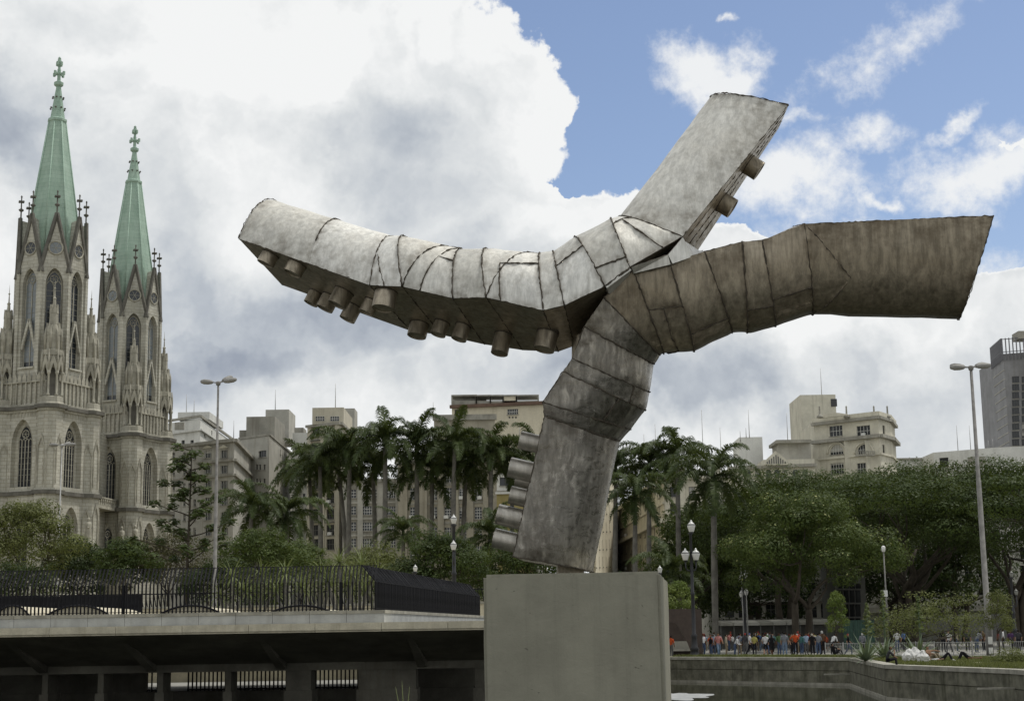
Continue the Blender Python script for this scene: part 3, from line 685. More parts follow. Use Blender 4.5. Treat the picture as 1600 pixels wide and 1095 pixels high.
# ================================================================ cathedral with two spired towers
M_cath = stone('cathedral_granite', (.465, .455, .395), .22, .25, .42, .9, .2, 5., (.42, .42, .36), blocks=(1.3, .55))
M_cath_d = stone('carved_granite', (.36, .345, .285), .3, .6, .5, .9, .3, 6., (.4, .4, .36))
M_cornice = stone('dark_cornice_stone', (.13, .125, .108), .3, .6, .4, .95, .2, 6.)  # dark stone, darkened further to paint in the shade under ledges
M_cglass = glass('leaded_glass', (.025, .03, .035), (.17, .19, .20), .55)  # pale tone paints the sky's reflection into some panes
M_cdark = paint('dark_leaded_glass', (.018, .02, .022), .6, .2, 0., 3., .2)
mc, t, b = newmat('copper_patina'); pos = t.node('ShaderNodeNewGeometry').outputs['Position']
sp = t.node('ShaderNodeSeparateXYZ'); t.put(sp.inputs[0], pos)
cz = t.m('FRACT', t.m('MULTIPLY', sp.outputs[2], 1.45))
row = t.noise(t.m('FLOOR', t.m('MULTIPLY', sp.outputs[2], 1.45)), 3.3, 0)
c = t.mix(t.mr(t.noise(t.scale(pos, (1, 1, .25)), 1.1, 6, .7), .3, .72), (.25, .36, .285), (.35, .46, .38))
c = t.mix(t.mr(cz, .0, .12, .55, 0.), c, (.10, .18, .13)); c = t.mix(.3, c, t.mix(1., c, t.mix(row, (.6, .6, .6), (1.3, 1.3, 1.3)), 'MULTIPLY'))
t.put(b.inputs['Base Color'], c); b.inputs['Roughness'].default_value = .75
bn = t.node('ShaderNodeBump'); bn.inputs['Strength'].default_value = .5; bn.inputs['Distance'].default_value = .08; t.put(bn.inputs['Height'], cz); t.l.new(bn.outputs[0], b.inputs['Normal'])
M_copper = mc

def arch_pts(w_, h, rise, n=7, kind='point'):
    """outline of an arch opening from left springing over the crown to right springing, bottom at z=0"""
    z0 = h - rise; pts = []
    if kind == 'round':
        for k in range(2 * n + 1):
            a = math.pi - math.pi * k / (2 * n); pts.append((w_ / 2 * math.cos(a), z0 + rise * math.sin(a)))
    else:
        for k in range(n + 1):
            f = k / n; pts.append((-w_ / 2 + w_ / 2 * (1 - math.cos(f * math.pi / 2) ** 1.25) , z0 + rise * math.sin(f * math.pi / 2) ** 1.05))
        pts += [(-x, z) for x, z in reversed(pts[:-1])]
    return pts
def facade(mb, O, ux, W, H, rects, depth=.3, mi=0, z0=0.):
    """a wall with real openings. rects: (x centre, sill, width, height, arch kind or None)"""
    O = Vector(O); ux = Vector(ux).normalized(); uz = Vector((0, 0, 1)); nin = -ux.cross(uz)
    Pt = lambda x, z, d=0.: O + ux * x + uz * z + nin * d
    R_ = [(x - w_ / 2, s_, x + w_ / 2, s_ + h, k) for x, s_, w_, h, k in rects]
    xs = sorted({0., W, *[round(r[0], 4) for r in R_], *[round(r[2], 4) for r in R_]}); zs = sorted({z0, H, *[round(r[1], 4) for r in R_], *[round(r[3], 4) for r in R_]})
    for i in range(len(xs) - 1):
        run = None
        for j in range(len(zs) - 1):
            cx_, cz_ = (xs[i] + xs[i + 1]) / 2, (zs[j] + zs[j + 1]) / 2
            if any(r[0] < cx_ < r[2] and r[1] < cz_ < r[3] for r in R_): continue
            mb.add([Pt(xs[i], zs[j]), Pt(xs[i + 1], zs[j]), Pt(xs[i + 1], zs[j + 1]), Pt(xs[i], zs[j + 1])], [(0, 1, 2, 3)], mi)
    for (x0, a, x1, b_, kind) in R_:
        if kind is None:
            loop = [(x0, a), (x1, a), (x1, b_), (x0, b_)]
        else:
            w_ = x1 - x0; rise = w_ / 2 if kind == 'round' else min(w_ * .95, (b_ - a) * .8)
            ap = [(x + (x0 + x1) / 2, z + a) for x, z in arch_pts(w_, b_ - a, rise, 6, kind)]
            loop = [(x0, a)] + [(x1, a)] + ap[::-1]
            for k in range(len(ap) - 1):
                p, q = ap[k], ap[k + 1]
                mb.add([Pt(p[0], p[1]), Pt(q[0], q[1]), Pt(q[0], b_), Pt(p[0], b_)], [(0, 1, 2, 3)], mi)
        n = len(loop)
        for k in range(n):
            p, q = loop[k], loop[(k + 1) % n]
            mb.add([Pt(*p), Pt(*q), Pt(q[0], q[1], depth), Pt(p[0], p[1], depth)], [(0, 1, 2, 3)], mi)
WIN = {}
def win_mesh(w_, h, cols, rows, fm_, gm, ft=.07, key='', shutter=None):
    k = (round(w_, 2), round(h, 2), cols, rows, fm_.name, gm.name, key)
    if k in WIN: return WIN[k]
    m = MB(); m.add([(-w_ / 2, .02, 0), (w_ / 2, .02, 0), (w_ / 2, .02, h), (-w_ / 2, .02, h)], [(0, 1, 2, 3)], 1)
    for x in np.linspace(-w_ / 2, w_ / 2, cols + 1): e_ = ft if x not in (-w_ / 2, w_ / 2) else ft; m.box((max(-w_ / 2, x - e_ / 2), -.05, 0), (min(w_ / 2, x + e_ / 2), .0, h), 0)
    for z in np.linspace(0, h, rows + 1): m.box((-w_ / 2, -.055, max(0, z - ft / 2)), (w_ / 2, -.003, min(h, z + ft / 2)), 0)
    WIN[k] = m.mesh('window', [fm_, gm]); return WIN[k]
def gothic_window(w_, h, lights, circle=True, gablet=False, gm=None):
    k = ('g', round(w_, 2), round(h, 2), lights, circle, gablet)
    if k in WIN: return WIN[k]
    m = MB(); ap = arch_pts(w_, h, min(w_ * .95, h * .8)); n = len(ap)
    m.add([(x, .02, z) for x, z in [(-w_ / 2, 0), (w_ / 2, 0)] + ap[::-1]], [tuple(range(n + 2))], 1)
    m.tube([(-w_ / 2, 0, 0)] + [(x, 0, z) for x, z in ap] + [(w_ / 2, 0, 0)], .11, 4, 0, smooth=False)
    zs_ = h - w_ * .95
    for q in range(1, lights):
        x = -w_ / 2 + w_ * q / lights; m.box((x - .07, -.08, 0), (x + .07, 0, zs_ + .1), 0)
    for q in range(lights):
        x = -w_ / 2 + w_ * (q + .5) / lights; r = w_ / lights / 2
        m.tube([(x - r + r * 2 * j / 8, -.03, zs_ + 1.3 * r * math.sin(math.pi * j / 8)) for j in range(9)], .06, 4, 0, smooth=False)
    if circle:
        r = w_ * .24; cz_ = h - w_ * .50
        m.tube([(r * math.cos(a), -.03, cz_ + r * math.sin(a)) for a in np.linspace(0, 2 * math.pi, 17)], .075, 4, 0, False, False)
        for a in range(6): m.bar((0, -.02, cz_), (r * math.cos(a * math.pi / 3), -.02, cz_ + r * math.sin(a * math.pi / 3)), .05, .05)
    z = .9
    while z < zs_: m.box((-w_ / 2, -.035, z), (w_ / 2, -.005, z + .035), 0); z += .85
    WIN[k] = m.mesh('window', [M_cath_d, gm or M_cglass]); return WIN[k]

p_top, p_bot = P(90, 95, 240), P(76, 645, 240)
T1 = Vector(((p_top.x + p_bot.x) / 2, 240, 0)); p_top, p_bot = P(209, 200, 275), P(200, 680, 275); T2 = Vector(((p_top.x + p_bot.x) / 2, 275, 0))
cath = thing('cathedral', 'gothic stone cathedral with two green copper spires at the left', 'cathedral', (T1.x, T1.y, 2.5))
YAW = math.radians(-23); ZB = 2.5
def finial(m, c, s=1., mi=0):
    x, y, z = c
    m.lathe([(.20 * s, 0), (.13 * s, .5 * s), (.12 * s, 1.4 * s), (.42 * s, 1.65 * s), (.45 * s, 1.8 * s), (.12 * s, 2.0 * s), (.11 * s, 3.0 * s), (.34 * s, 3.15 * s), (.11 * s, 3.35 * s), (.10 * s, 3.8 * s), (.17 * s, 4. * s), (.03 * s, 4.25 * s)], 6, c, mi)
    m.box((x - .52 * s, y - .13 * s, z + 3. * s), (x + .52 * s, y + .13 * s, z + 3.28 * s), mi); m.box((x - .13 * s, y - .52 * s, z + 3.01 * s), (x + .13 * s, y + .52 * s, z + 3.27 * s), mi)
def pinnacle_mesh():
    m = MB()
    m.lathe([(2.05, 36.2), (2.1, 36.9), (1.9, 37.1), (1.85, 37.9), (1.7, 38)], 8, smooth=False, rot=.5)
    m.lathe([(.75, 38), (.75, 42.6)], 8, smooth=False, mi=1)
    for k in range(8):
        a = (k + .5) * math.pi / 4; x, y = 1.55 * math.cos(a), 1.55 * math.sin(a)
        m.lathe([(.27, 38), (.27, 38.3), (.17, 38.4), (.17, 41.2), (.30, 41.5), (.3, 41.7)], 6, (x, y, 0))
        a2 = k * math.pi / 4; n_ = Vector((math.cos(a2), math.sin(a2), 0)); tn = Vector((-n_.y, n_.x, 0))
        for s_ in (-1, 1):                                        # pointed gablet between two columns
            q = [n_ * 1.52 + tn * s_ * .66 + Vector((0, 0, 41.6)), n_ * 1.52 + tn * s_ * .40 + Vector((0, 0, 41.6)), n_ * 1.55 + Vector((0, 0, 43.0)), n_ * 1.55 + Vector((0, 0, 44.3)), n_ * 1.5 + tn * s_ * .66 + Vector((0, 0, 42.6))]
            m.add([p + n_ * .1 for p in q] + [p - n_ * .2 for p in q], [(0, 1, 2, 3, 4), (9, 8, 7, 6, 5), (0, 5, 6, 1), (1, 6, 7, 2), (3, 8, 9, 4)])
        m.lathe([(.13, 42), (.16, 43.6), (.02, 45.2)], 5, (1.68 * math.cos(a), 1.68 * math.sin(a), 0))
    m.lathe([(1.35, 42.4), (1.4, 44.2), (1.55, 44.3), (1.55, 45.1), (1.2, 45.2), (1.15, 48.2), (.95, 48.9), (.72, 49.0), (.66, 51.3), (.5, 51.8), (.30, 51.9), (.22, 53.0), (.30, 53.2), (.12, 53.4), (.07, 54.6), (.18, 54.75), (.05, 54.9), (.01, 56.2)], 8, smooth=False, rot=.5)
    for k in range(8):
        a = k * math.pi / 4 + math.pi / 8
        m.lathe([(.16, 45.1), (.19, 47.4), (.02, 48.6)], 5, (1.27 * math.cos(a), 1.27 * math.sin(a), 0))
        a = k * math.pi / 4; n_ = Vector((math.cos(a), math.sin(a), 0)); tn = Vector((-n_.y, n_.x, 0))
        m.add([n_ * 1.12 + tn * .42 + Vector((0, 0, 47.4)), n_ * 1.12 - tn * .42 + Vector((0, 0, 47.4)), n_ * 1.05 + Vector((0, 0, 49.4)), n_ * .7 + Vector((0, 0, 49.2))], [(0, 1, 2), (1, 3, 2), (0, 2, 3)])
        m.add([n_ * .68 + tn * .26 + Vector((0, 0, 50.8)), n_ * .68 - tn * .26 + Vector((0, 0, 50.8)), n_ * .62 + Vector((0, 0, 52.3)), n_ * .3 + Vector((0, 0, 52.))], [(0, 1, 2), (1, 3, 2), (0, 2, 3)])
    m.v = [(x, y, z - ZB) for x, y, z in m.v]
    return m.mesh('pinnacle', [M_cath_d, M_cornice])
pin_me = pinnacle_mesh()
def tower(T, tag_):
    off = Vector((T.x - T1.x, T.y - T1.y, 0))
    body = MB(); HS = 5.3; CR = 6.2; AP_ = 5.0 / math.cos(math.pi / 8)
    rot = Matrix.Rotation(YAW, 4, 'Z')
    wins = []
    def face(k):
        a = k * math.pi / 2; n_ = Vector((math.sin(a), -math.cos(a), 0)); ux = Vector((math.cos(a), math.sin(a), 0)); return n_, ux
    Z = lambda z: z - ZB
    for k in range(4):
        n_, ux = face(k); O = n_ * HS - ux * HS
        facade(body, O, ux, 2 * HS, Z(36), [(HS, Z(24.6), 4.0, 10.2, 'point'), (HS, Z(12.5), 3.4, 9.2, 'point')], .9)
        wins.append((n_ * (HS - .80) + Vector((0, 0, Z(24.7))), a0(k), gothic_window(2.5, 9.2, 4, gm=M_cdark)))
        wins.append((n_ * (HS - .80) + Vector((0, 0, Z(12.6))), a0(k), gothic_window(2.2, 8.2, 2, gm=M_cdark)))
        for zz_, hh_ in ((24.5, 10.4), (12.4, 9.4)):             # back of the deep splay
            body.add([n_ * (HS - .88) + ux * sx + Vector((0, 0, Z(q_))) for sx, q_ in ((-2.1, zz_), (2.1, zz_), (2.1, zz_ + hh_), (-2.1, zz_ + hh_))], [(0, 1, 2, 3)], 0)
        # little arcade of drops under the cornice
        for j in range(12):
            x = -3.6 + j * .65; p = n_ * (HS + .09) + ux * x
            body.add([p + ux * -.2 + Vector((0, 0, Z(35.9))), p + ux * .2 + Vector((0, 0, Z(35.9))), p + Vector((0, 0, Z(34.9))), p - n_ * .1 + Vector((0, 0, Z(35.9)))], [(0, 1, 2), (0, 2, 3), (1, 3, 2)], 1)
        n2, u2 = n_, ux
        c = n_ * CR * .7071 + ux * CR * .7071                     # corner buttress
        body.lathe([(2.15, 0), (2.15, Z(23.4)), (1.95, Z(23.8)), (1.9, Z(36))], 8, tuple(c), 0, False, .5)
        for q in range(8):                                        # blind gablets on the buttress faces
            a = q * math.pi / 4; bn_ = Vector((math.cos(a), math.sin(a), 0)); bt = Vector((-bn_.y, bn_.x, 0)); p = c + bn_ * 1.77
            for zt in (31.4, 21.5):
                rr = 0 if zt > 25 else .25
                hh = zt + (.0 if q % 2 else .7)
                vs_ = [p + bn_ * rr + bt * s_ + Vector((0, 0, Z(z_))) for s_, z_ in ((-.66, hh - 1.6), (-.48, hh - 1.6), (0, hh - .35), (.48, hh - 1.6), (.66, hh - 1.6), (0, hh + .25))]
                body.add(vs_ + [v_ + bn_ * .16 for v_ in vs_], [(6, 7, 8, 11), (8, 9, 10, 11), (0, 6, 11, 5), (4, 5, 11, 10), (1, 2, 8, 7), (2, 3, 9, 8)], 1)
                for s_ in (-.57, .57): body.bar(p + bn_ * (rr + .06) + bt * s_ + Vector((0, 0, Z(hh - 7.2))), p + bn_ * (rr + .06) + bt * s_ + Vector((0, 0, Z(hh - 1.6))), .14, .14, 1)
    def ringslab(r, z0, z1, mi, cr=2.0):
        body.box((-r, -r, Z(z0)), (r, r, Z(z1)), mi)
        for k in range(4):
            n_, ux = face(k); c = n_ * CR * .7071 + ux * CR * .7071; body.lathe([(cr, Z(z0) + .004), (cr + .002, Z(z1) + .004)], 8, tuple(c), mi, False, .5)
    ringslab(HS + .45, 23.3, 23.9, 2, 2.6); ringslab(HS + .12, 23.9, 24.2, 0, 2.2)
    ringslab(HS + .25, 35.85, 36.15, 0, 2.15); ringslab(HS + .65, 36.15, 36.7, 2, 2.62)
    body.lathe([(AP_ * .83, Z(36.5)), (AP_ * .83, Z(58.2))], 8, (0, 0, 0), 0, False, .5)      # inner masonry behind the lancets
    # gallery of tall blind panels
    for k in range(4):
        n_, ux = face(k); L = HS - 1.2
        body.add([n_ * (HS - .1) - ux * L + Vector((0, 0, Z(36.5))), n_ * (HS - .1) + ux * L + Vector((0, 0, Z(36.5))), n_ * (HS - .1) + ux * L + Vector((0, 0, Z(41.2))), n_ * (HS - .1) - ux * L + Vector((0, 0, Z(41.2)))], [(0, 1, 2, 3)], 0)
        n = 9
        for j in range(n + 1):
            x = -L + 2 * L * j / n; p = n_ * (HS + .05) + ux * x; body.bar(p + Vector((0, 0, Z(37.2))), p + Vector((0, 0, Z(40.4))), .2, .3, 1)
            if j < n:
                q = p + ux * L / n
                body.add([q - ux * .36 + Vector((0, 0, Z(40.3))), q + ux * .36 + Vector((0, 0, Z(40.3))), q + ux * .36 + Vector((0, 0, Z(41.2))), q + Vector((0, 0, Z(42.0))), q - ux * .36 + Vector((0, 0, Z(41.2)))], [(0, 1, 2, 3, 4)], 1)
        body.bar(n_ * (HS + .02) - ux * L + Vector((0, 0, Z(40.45))), n_ * (HS + .02) + ux * L + Vector((0, 0, Z(40.45))), .45, .2, 1)
        body.bar(n_ * (HS + .02) - ux * L + Vector((0, 0, Z(36.8))), n_ * (HS + .02) + ux * L + Vector((0, 0, Z(36.8))), .45, .45, 1)
    # octagon
    AP = 5.0; FW = 2 * AP * math.tan(math.pi / 8)
    for k in range(8):
        a = k * math.pi / 4; n_ = Vector((math.sin(a), -math.cos(a), 0)); ux = Vector((math.cos(a), math.sin(a), 0))
        facade(body, n_ * AP - ux * FW / 2, ux, FW, Z(58.4), [(FW / 2, Z(42.8), 2.6, 15.4, 'point')], .75, 0, Z(36.5))
        wins.append((n_ * (AP - .7) + Vector((0, 0, Z(42.8))), a, gothic_window(2.4, 15.0, 2, True)))
        # gable: front wall and the roof running back to the spire
        hw = FW / 2; zb_, zp = Z(58.4), Z(66.6)
        f3 = [n_ * (AP + .02) - ux * hw + Vector((0, 0, zb_)), n_ * (AP + .02) + ux * hw + Vector((0, 0, zb_)), n_ * (AP + .02) + Vector((0, 0, zp))]
        b3 = [n_ * (AP - 2.6) + Vector((0, 0, zp - .6)), n_ * (AP - 1.6) - ux * hw * .72 + Vector((0, 0, zb_)), n_ * (AP - 1.6) + ux * hw * .72 + Vector((0, 0, zb_))]
        body.add(f3 + b3, [(0, 1, 2), (0, 2, 3, 4), (1, 5, 3, 2)], 0)
        for s_ in (-1, 1):                                       # raking coping
            body.bar(n_ * (AP + .02) + ux * s_ * (hw + .25) + Vector((0, 0, zb_ - .9)), n_ * (AP + .02) + Vector((0, 0, zp + .35)), .5, .42, 2)
        # transom gablet crossing the lower third of the lancet
        for s_ in (-1, 1): body.bar(n_ * (AP - .25) + ux * s_ * 1.3 + Vector((0, 0, Z(45.6))), n_ * (AP - .25) + Vector((0, 0, Z(50.3))), .4, .3, 0)
        body.box((0, 0, 0), (0.001, .001, .001), 0)
        body.bar(n_ * (AP + .1) - ux * 1.45 + Vector((0, 0, Z(42.7))), n_ * (AP + .1) + ux * 1.45 + Vector((0, 0, Z(42.7))), .4, .25, 0)
        body.bar(n_ * (AP - .02) - ux * (FW / 2) + Vector((0, 0, Z(36.5))), n_ * (AP - .02) - ux * (FW / 2) + Vector((0, 0, Z(58.2))), .55, .55, 0)
    o = body.build('tower', [M_cath, M_cath_d, M_cornice], cath, off, YAW, fix=False)
    bm = bmesh.new(); bm.from_mesh(o.data); bmesh.ops.recalc_face_normals(bm, faces=bm.faces); bm.to_mesh(o.data); bm.free()
    for loc, a, me in wins: place('window', me, o, loc, a)
    for k in range(8):
        a = k * math.pi / 4; n_ = Vector((math.sin(a), -math.cos(a), 0)); ux = Vector((math.cos(a), math.sin(a), 0))
        m = MB(); c = n_ * (AP + .03) + Vector((0, 0, Z(61.4)))
        m.add([c + n_ * .03 + (ux * math.cos(q) + Vector((0, 0, math.sin(q)))) * .98 for q in np.linspace(0, 2 * math.pi, 21)[:-1]], [tuple(range(20))], 1)
        m.tube([c + n_ * .05 + (ux * math.cos(q) + Vector((0, 0, math.sin(q)))) * 1.05 for q in np.linspace(0, 2 * math.pi, 21)], .14, 6, 0, False)
        for q in range(6): m.bar(c + n_ * .06, c + n_ * .06 + (ux * math.cos(q * math.pi / 3) + Vector((0, 0, math.sin(q * math.pi / 3)))) * 1., .05, .05, 0)
        m.build('oculus', [M_cath_d, M_cglass], o)
        m = MB(); finial(m, tuple(n_ * (AP - .05) + Vector((0, 0, Z(66.6)))), .95); m.build('finial', M_cornice, o)
    for k in range(4):
        n_, ux = face(k); c = n_ * CR * .7071 + ux * CR * .7071; place('pinnacle', pin_me, o, tuple(c))
    # spire
    s_ = MB(); cs = 1 / math.cos(math.pi / 8)
    s_.lathe([(4.60 * cs, Z(58.35)), (1.28 * cs, Z(83.0)), (1.42 * cs, Z(83.15)), (1.42 * cs, Z(83.5)), (1.1 * cs, Z(83.7)), (.36 * cs, Z(89.0)), (.75, Z(89.3)), (.78, Z(89.7)), (.3, Z(90.0)), (.22, Z(92.3))], 8, (0, 0, 0), 0, False, .5)
    spo = s_.build('spire', M_copper, cath, off, YAW)
    for k in range(8):
        a = (k + .5) * math.pi / 4; p = lambda r, z: (r * cs * math.cos(a), r * cs * math.sin(a), Z(z))
        m = MB(); m.tube([p(4.74, 57.6), p(1.30, 83.)], [.15, .10], 5); m.build('rib', M_copper, spo)
        for z, r in ((85.2, .92), (87., .66)):
            m = MB(); m.lathe([(.05, 0), (.2, .15), (.05, .32)], 5, p(r + .14, z)); m.build('crocket', M_cornice, spo)
    m = MB(); m.lathe([(.22, 92.2), (.18, 92.8), (.18, 95)], 6); m.v = [(x, y, z - ZB - 2.3) for x, y, z in m.v]
    for z, w_ in ((91.2, .95), (92.9, .42)):
        zz_ = Z(z); m.box((-w_, -.13, zz_ - .13), (w_, .13, zz_ + .13)); m.box((-.13, -w_, zz_ - .129), (.13, w_, zz_ + .129)); m.box((-.2, -.2, zz_ - .5), (.2, .2, zz_ + .75))
        for sx, sy in ((w_, 0), (-w_, 0), (0, w_), (0, -w_)): m.box((sx - .15, sy - .15, zz_ - .3), (sx + .15, sy + .15, zz_ + .3))
    m.lathe([(.1, 0), (.28, .2), (.05, .5)], 6, (0, 0, Z(93.6))); m.build('cross', M_copper, spo)
def a0(k): return k * math.pi / 2
tower(T1, 'near'); tower(T2, 'far')
# west front between the towers: wall with rose window, balcony and portal
d12 = (T2 - T1); L12 = d12.length; ux = d12.normalized(); nf = Vector((ux.y, -ux.x, 0))
m = MB(); facade(m, nf * -1.5 + ux * 5, ux, L12 - 10, 34, [((L12 - 10) / 2, 9.2, 10.5, 9.5, 'point')], 1.6)
west = m.build('west_front', M_cath, cath)
m = MB()
for q in range(4): m.tube([(x * (1 - .09 * q), -.4 + .45 * q, z - 0.45 * q + .3) for x, z in [(-5.1, 0)] + arch_pts(10.2, 9.4, 8.4) + [(5.1, 0)]], .32, 5)
m.add([(-4, 1.2, 0), (4, 1.2, 0), (4, 1.2, 3), (0, 1.2, 7.5), (-4, 1.2, 3)], [(0, 1, 2, 3, 4)], 1)
m.build('portal_arch', [M_cath_d, M_cornice], west, tuple(nf * -1.5 + ux * (L12 / 2) + Vector((0, 0, 9.2))), math.atan2(ux.y, ux.x))
m = MB(); R_ = 4.6
for r in (4.6, 3.6, 1.4): m.tube([(r * math.cos(a), -.2, r * math.sin(a)) for a in np.linspace(0, 2 * math.pi, 33)], .28, 5, 0, False)
m.add([(4.5 * math.cos(a), -.05, 4.5 * math.sin(a)) for a in np.linspace(0, 2 * math.pi, 33)[:-1]], [tuple(range(32))], 1)
for k in range(12): m.bar((1.4 * math.cos(k * math.pi / 6), -.1, 1.4 * math.sin(k * math.pi / 6)), (4.6 * math.cos(k * math.pi / 6), -.1, 4.6 * math.sin(k * math.pi / 6)), .2, .2)
m.build('rose_window', [M_cath_d, M_cglass], west, tuple(nf * -1.55 + ux * (L12 / 2) + Vector((0, 0, 28))), math.atan2(ux.y, ux.x))
m = MB(); m.box((5, -2.4, 20.9), (L12 - 5, 0, 21.4)); m.box((5, -2.4, 22.6), (L12 - 5, -2.1, 22.85))
for k in range(28): m.bar((5.5 + k * .9, -2.25, 21.4), (5.5 + k * .9 + .4, -2.25, 22.6), .2, .2); m.bar((5.9 + k * .9, -2.25, 21.4), (5.5 + k * .9, -2.25, 22.6), .2, .2)
m.build('balcony', M_cath_d, west, tuple(nf * -1.5), math.atan2(ux.y, ux.x))
# standing stone saints in niches beside the portal
for px, py, Y in ((138, 826, 235), (190, 838, 264), (211, 836, 262)):
    p = P(px, py, Y); m = MB(); m.lathe([(.95, -2.6), (.9, -2.2), (.5, -2.1), (.55, -1.2), (.42, 0), (.5, .6), (.42, .95), (.14, 1.1), (.24, 1.25), (.25, 1.5), (.1, 1.7)], 9)
    m.bar((-.4, -.2, .6), (.15, -.5, .1), .2, .2); m.build('statue', M_cath_d, cath, (p.x - T1.x, p.y - T1.y, p.z - ZB))

# ================================================================ city blocks
M_white = stone('white_render', (.62, .62, .58), .12, .3, .35, .9, .12, 4., (.5, .5, .46))
M_grey = stone('grey_render', (.40, .39, .345), .18, .3, .5, .9, .15, 4.)
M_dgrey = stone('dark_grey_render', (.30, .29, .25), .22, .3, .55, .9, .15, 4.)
M_beige = stone('beige_render', (.50, .47, .38), .14, .3, .4, .9, .12, 4.)
M_cream = stone('cream_render', (.62, .57, .44), .1, .3, .3, .9, .1, 4.)
M_brown = stone('brown_grey_render', (.34, .315, .25), .18, .3, .5, .9, .15, 4.)
M_orn = stone('ornate_stucco', (.56, .535, .44), .14, .35, .45, .9, .15, 5., (.45, .44, .4))
M_yellow = stone('yellow_render', (.30, .255, .11), .15, .4, .3, .9, .1, 4.)
M_slate = stone('slate_panels', (.25, .25, .255), .15, .3, .3, .8, .1, 4.)
M_trim = stone('aged_trim', (.30, .29, .25), .25, .6, .4, .9, .15, 6.)
M_terra = stone('red_brown_tile', (.15, .10, .075), .2, .8, .2, .9, .1, 6.)
M_roof = stone('flat_roof', (.25, .25, .23), .2, .5, 0, .95, .1, 3.)
M_wf = paint('white_window_paint', (.62, .62, .58), .6); M_df = paint('dark_window_paint', (.12, .12, .11), .6)
M_gl = glass('window_glass', (.02, .023, .026), (.38, .37, .33), .22); M_gl2 = glass('window_glass_dark', (.018, .02, .022), (.2, .2, .18), .12)
M_ac = paint('air_conditioner_shell', (.6, .6, .57), .6)
M_pole = paint('galvanised_pole', (.34, .34, .33), .5, .15, .3)
def hit(px, py, O, n_):
    d = ray(px, py); t_ = (O - CAM).dot(n_) / d.dot(n_); return CAM + d * t_
class Bld:
    def __init__(s, name, label, corners, top, mat, zb=2.0, back=14., cat='building'):
        """corners: (px, Y) of the visible faces from left to right; top: (px, py, Y) on the roof line"""
        z1 = P(*top).z; s.c = [Vector((PX(px, Y, top[1]), Y, zb)) for px, Y in corners]; s.H = z1 - zb; s.mat = mat; s.zb = zb
        s.o = thing(name, label, cat, tuple(s.c[0])); s.face_w = [[] for _ in corners[:-1]]; s.back = back
    def fr(s, i):
        a, b_ = s.c[i], s.c[i + 1]; ux_ = (b_ - a).normalized(); return a, ux_, Vector((ux_.y, -ux_.x, 0)), (b_ - a).length
    def win(s, i, pxs, pys, w_, h, cols=2, rows=2, kind=None, fm_=None, gm=None, depth=.35, sill=True, ac=0., skip=0.):
        a, ux_, n_, L = s.fr(i)
        for px in pxs:
            for py in pys:
                if random.random() < skip: continue
                p = hit(px, py, a, n_); x = (p - a).dot(ux_); z = p.z - s.zb
                if x - w_ / 2 < .1 or x + w_ / 2 > L - .1 or z - h / 2 < .2 or z + h / 2 > s.H - .15: continue
                s.face_w[i].append((x, z - h / 2, w_, h, kind, cols, rows, fm_ or M_df, gm or M_gl, depth, sill, random.random() < ac))
        return s
    def wall(s):
        m = MB(); wl = s.o
        for i in range(len(s.c) - 1):
            a, ux_, n_, L = s.fr(i); facade(m, a - s.c[0], ux_, L, s.H, [q[:5] for q in s.face_w[i]], .35)
        f, l = s.c[0] - s.c[0], s.c[-1] - s.c[0]; up = Vector((0, 0, s.H)); bk = Vector((0, s.back, 0))
        m.add([l, l + bk, l + bk + up, l + up], [(0, 1, 2, 3)]); m.add([f, f + bk, f + bk + up, f + up], [(3, 2, 1, 0)]); m.add([f + bk, l + bk, l + bk + up, f + bk + up], [(3, 2, 1, 0)])
        m.add([c - s.c[0] + up for c in s.c] + [l + bk + up, f + bk + up], [tuple(range(len(s.c) + 2))], 1)
        w0 = m.build('wall', [s.mat, M_roof], s.o, fix=False)
        for i in range(len(s.c) - 1):
            a, ux_, n_, L = s.fr(i); rz = math.atan2(ux_.y, ux_.x)
            for (x, z, w_, h, kind, cols, rows, fm_, gm, dp, sill, ac) in s.face_w[i]:
                p = a - s.c[0] + ux_ * x + Vector((0, 0, z)) - n_ * .28
                wo = place('window', win_mesh(w_, h, cols, rows, fm_, gm), w0, tuple(p), rz)
                if sill: place('sill', sill_mesh(w_), w0, tuple(p + n_ * .28), rz)
                if ac: place('air_conditioner', AC, s.o, tuple(p + n_ * .3 + ux_ * random.uniform(-w_ / 4, w_ / 4)), rz)
        return s
    def band(s, py, proj=.35, h=.4, mat=None, ref=0, faces=None):
        ref = min(range(len(s.c) - 1), key=lambda q: (s.c[q] + s.c[q + 1]).y) if not ref else ref; a, ux_, n_, L = s.fr(ref); z = hit(s_px(a + ux_ * L / 2 + Vector((0, 0, s.H * .8))), py, a, n_).z - s.zb
        for i in (range(len(s.c) - 1) if faces is None else faces):
            a, ux_, n_, L = s.fr(i); m = MB(); o_ = a - s.c[0]; e0 = -proj * .5; q = [o_ + ux_ * e0, o_ + ux_ * (L - e0)]
            vs_ = [q[0] - n_ * .1, q[1] - n_ * .1, q[1] + n_ * proj, q[0] + n_ * proj]
            m.add([v_ + Vector((0, 0, z - h / 2)) for v_ in vs_] + [v_ + Vector((0, 0, z + h / 2)) for v_ in vs_], [(0, 1, 2, 3), (7, 6, 5, 4), (0, 4, 5, 1), (1, 5, 6, 2), (2, 6, 7, 3), (3, 7, 4, 0)])
            m.build('cornice', mat or M_trim, s.o)
        return s
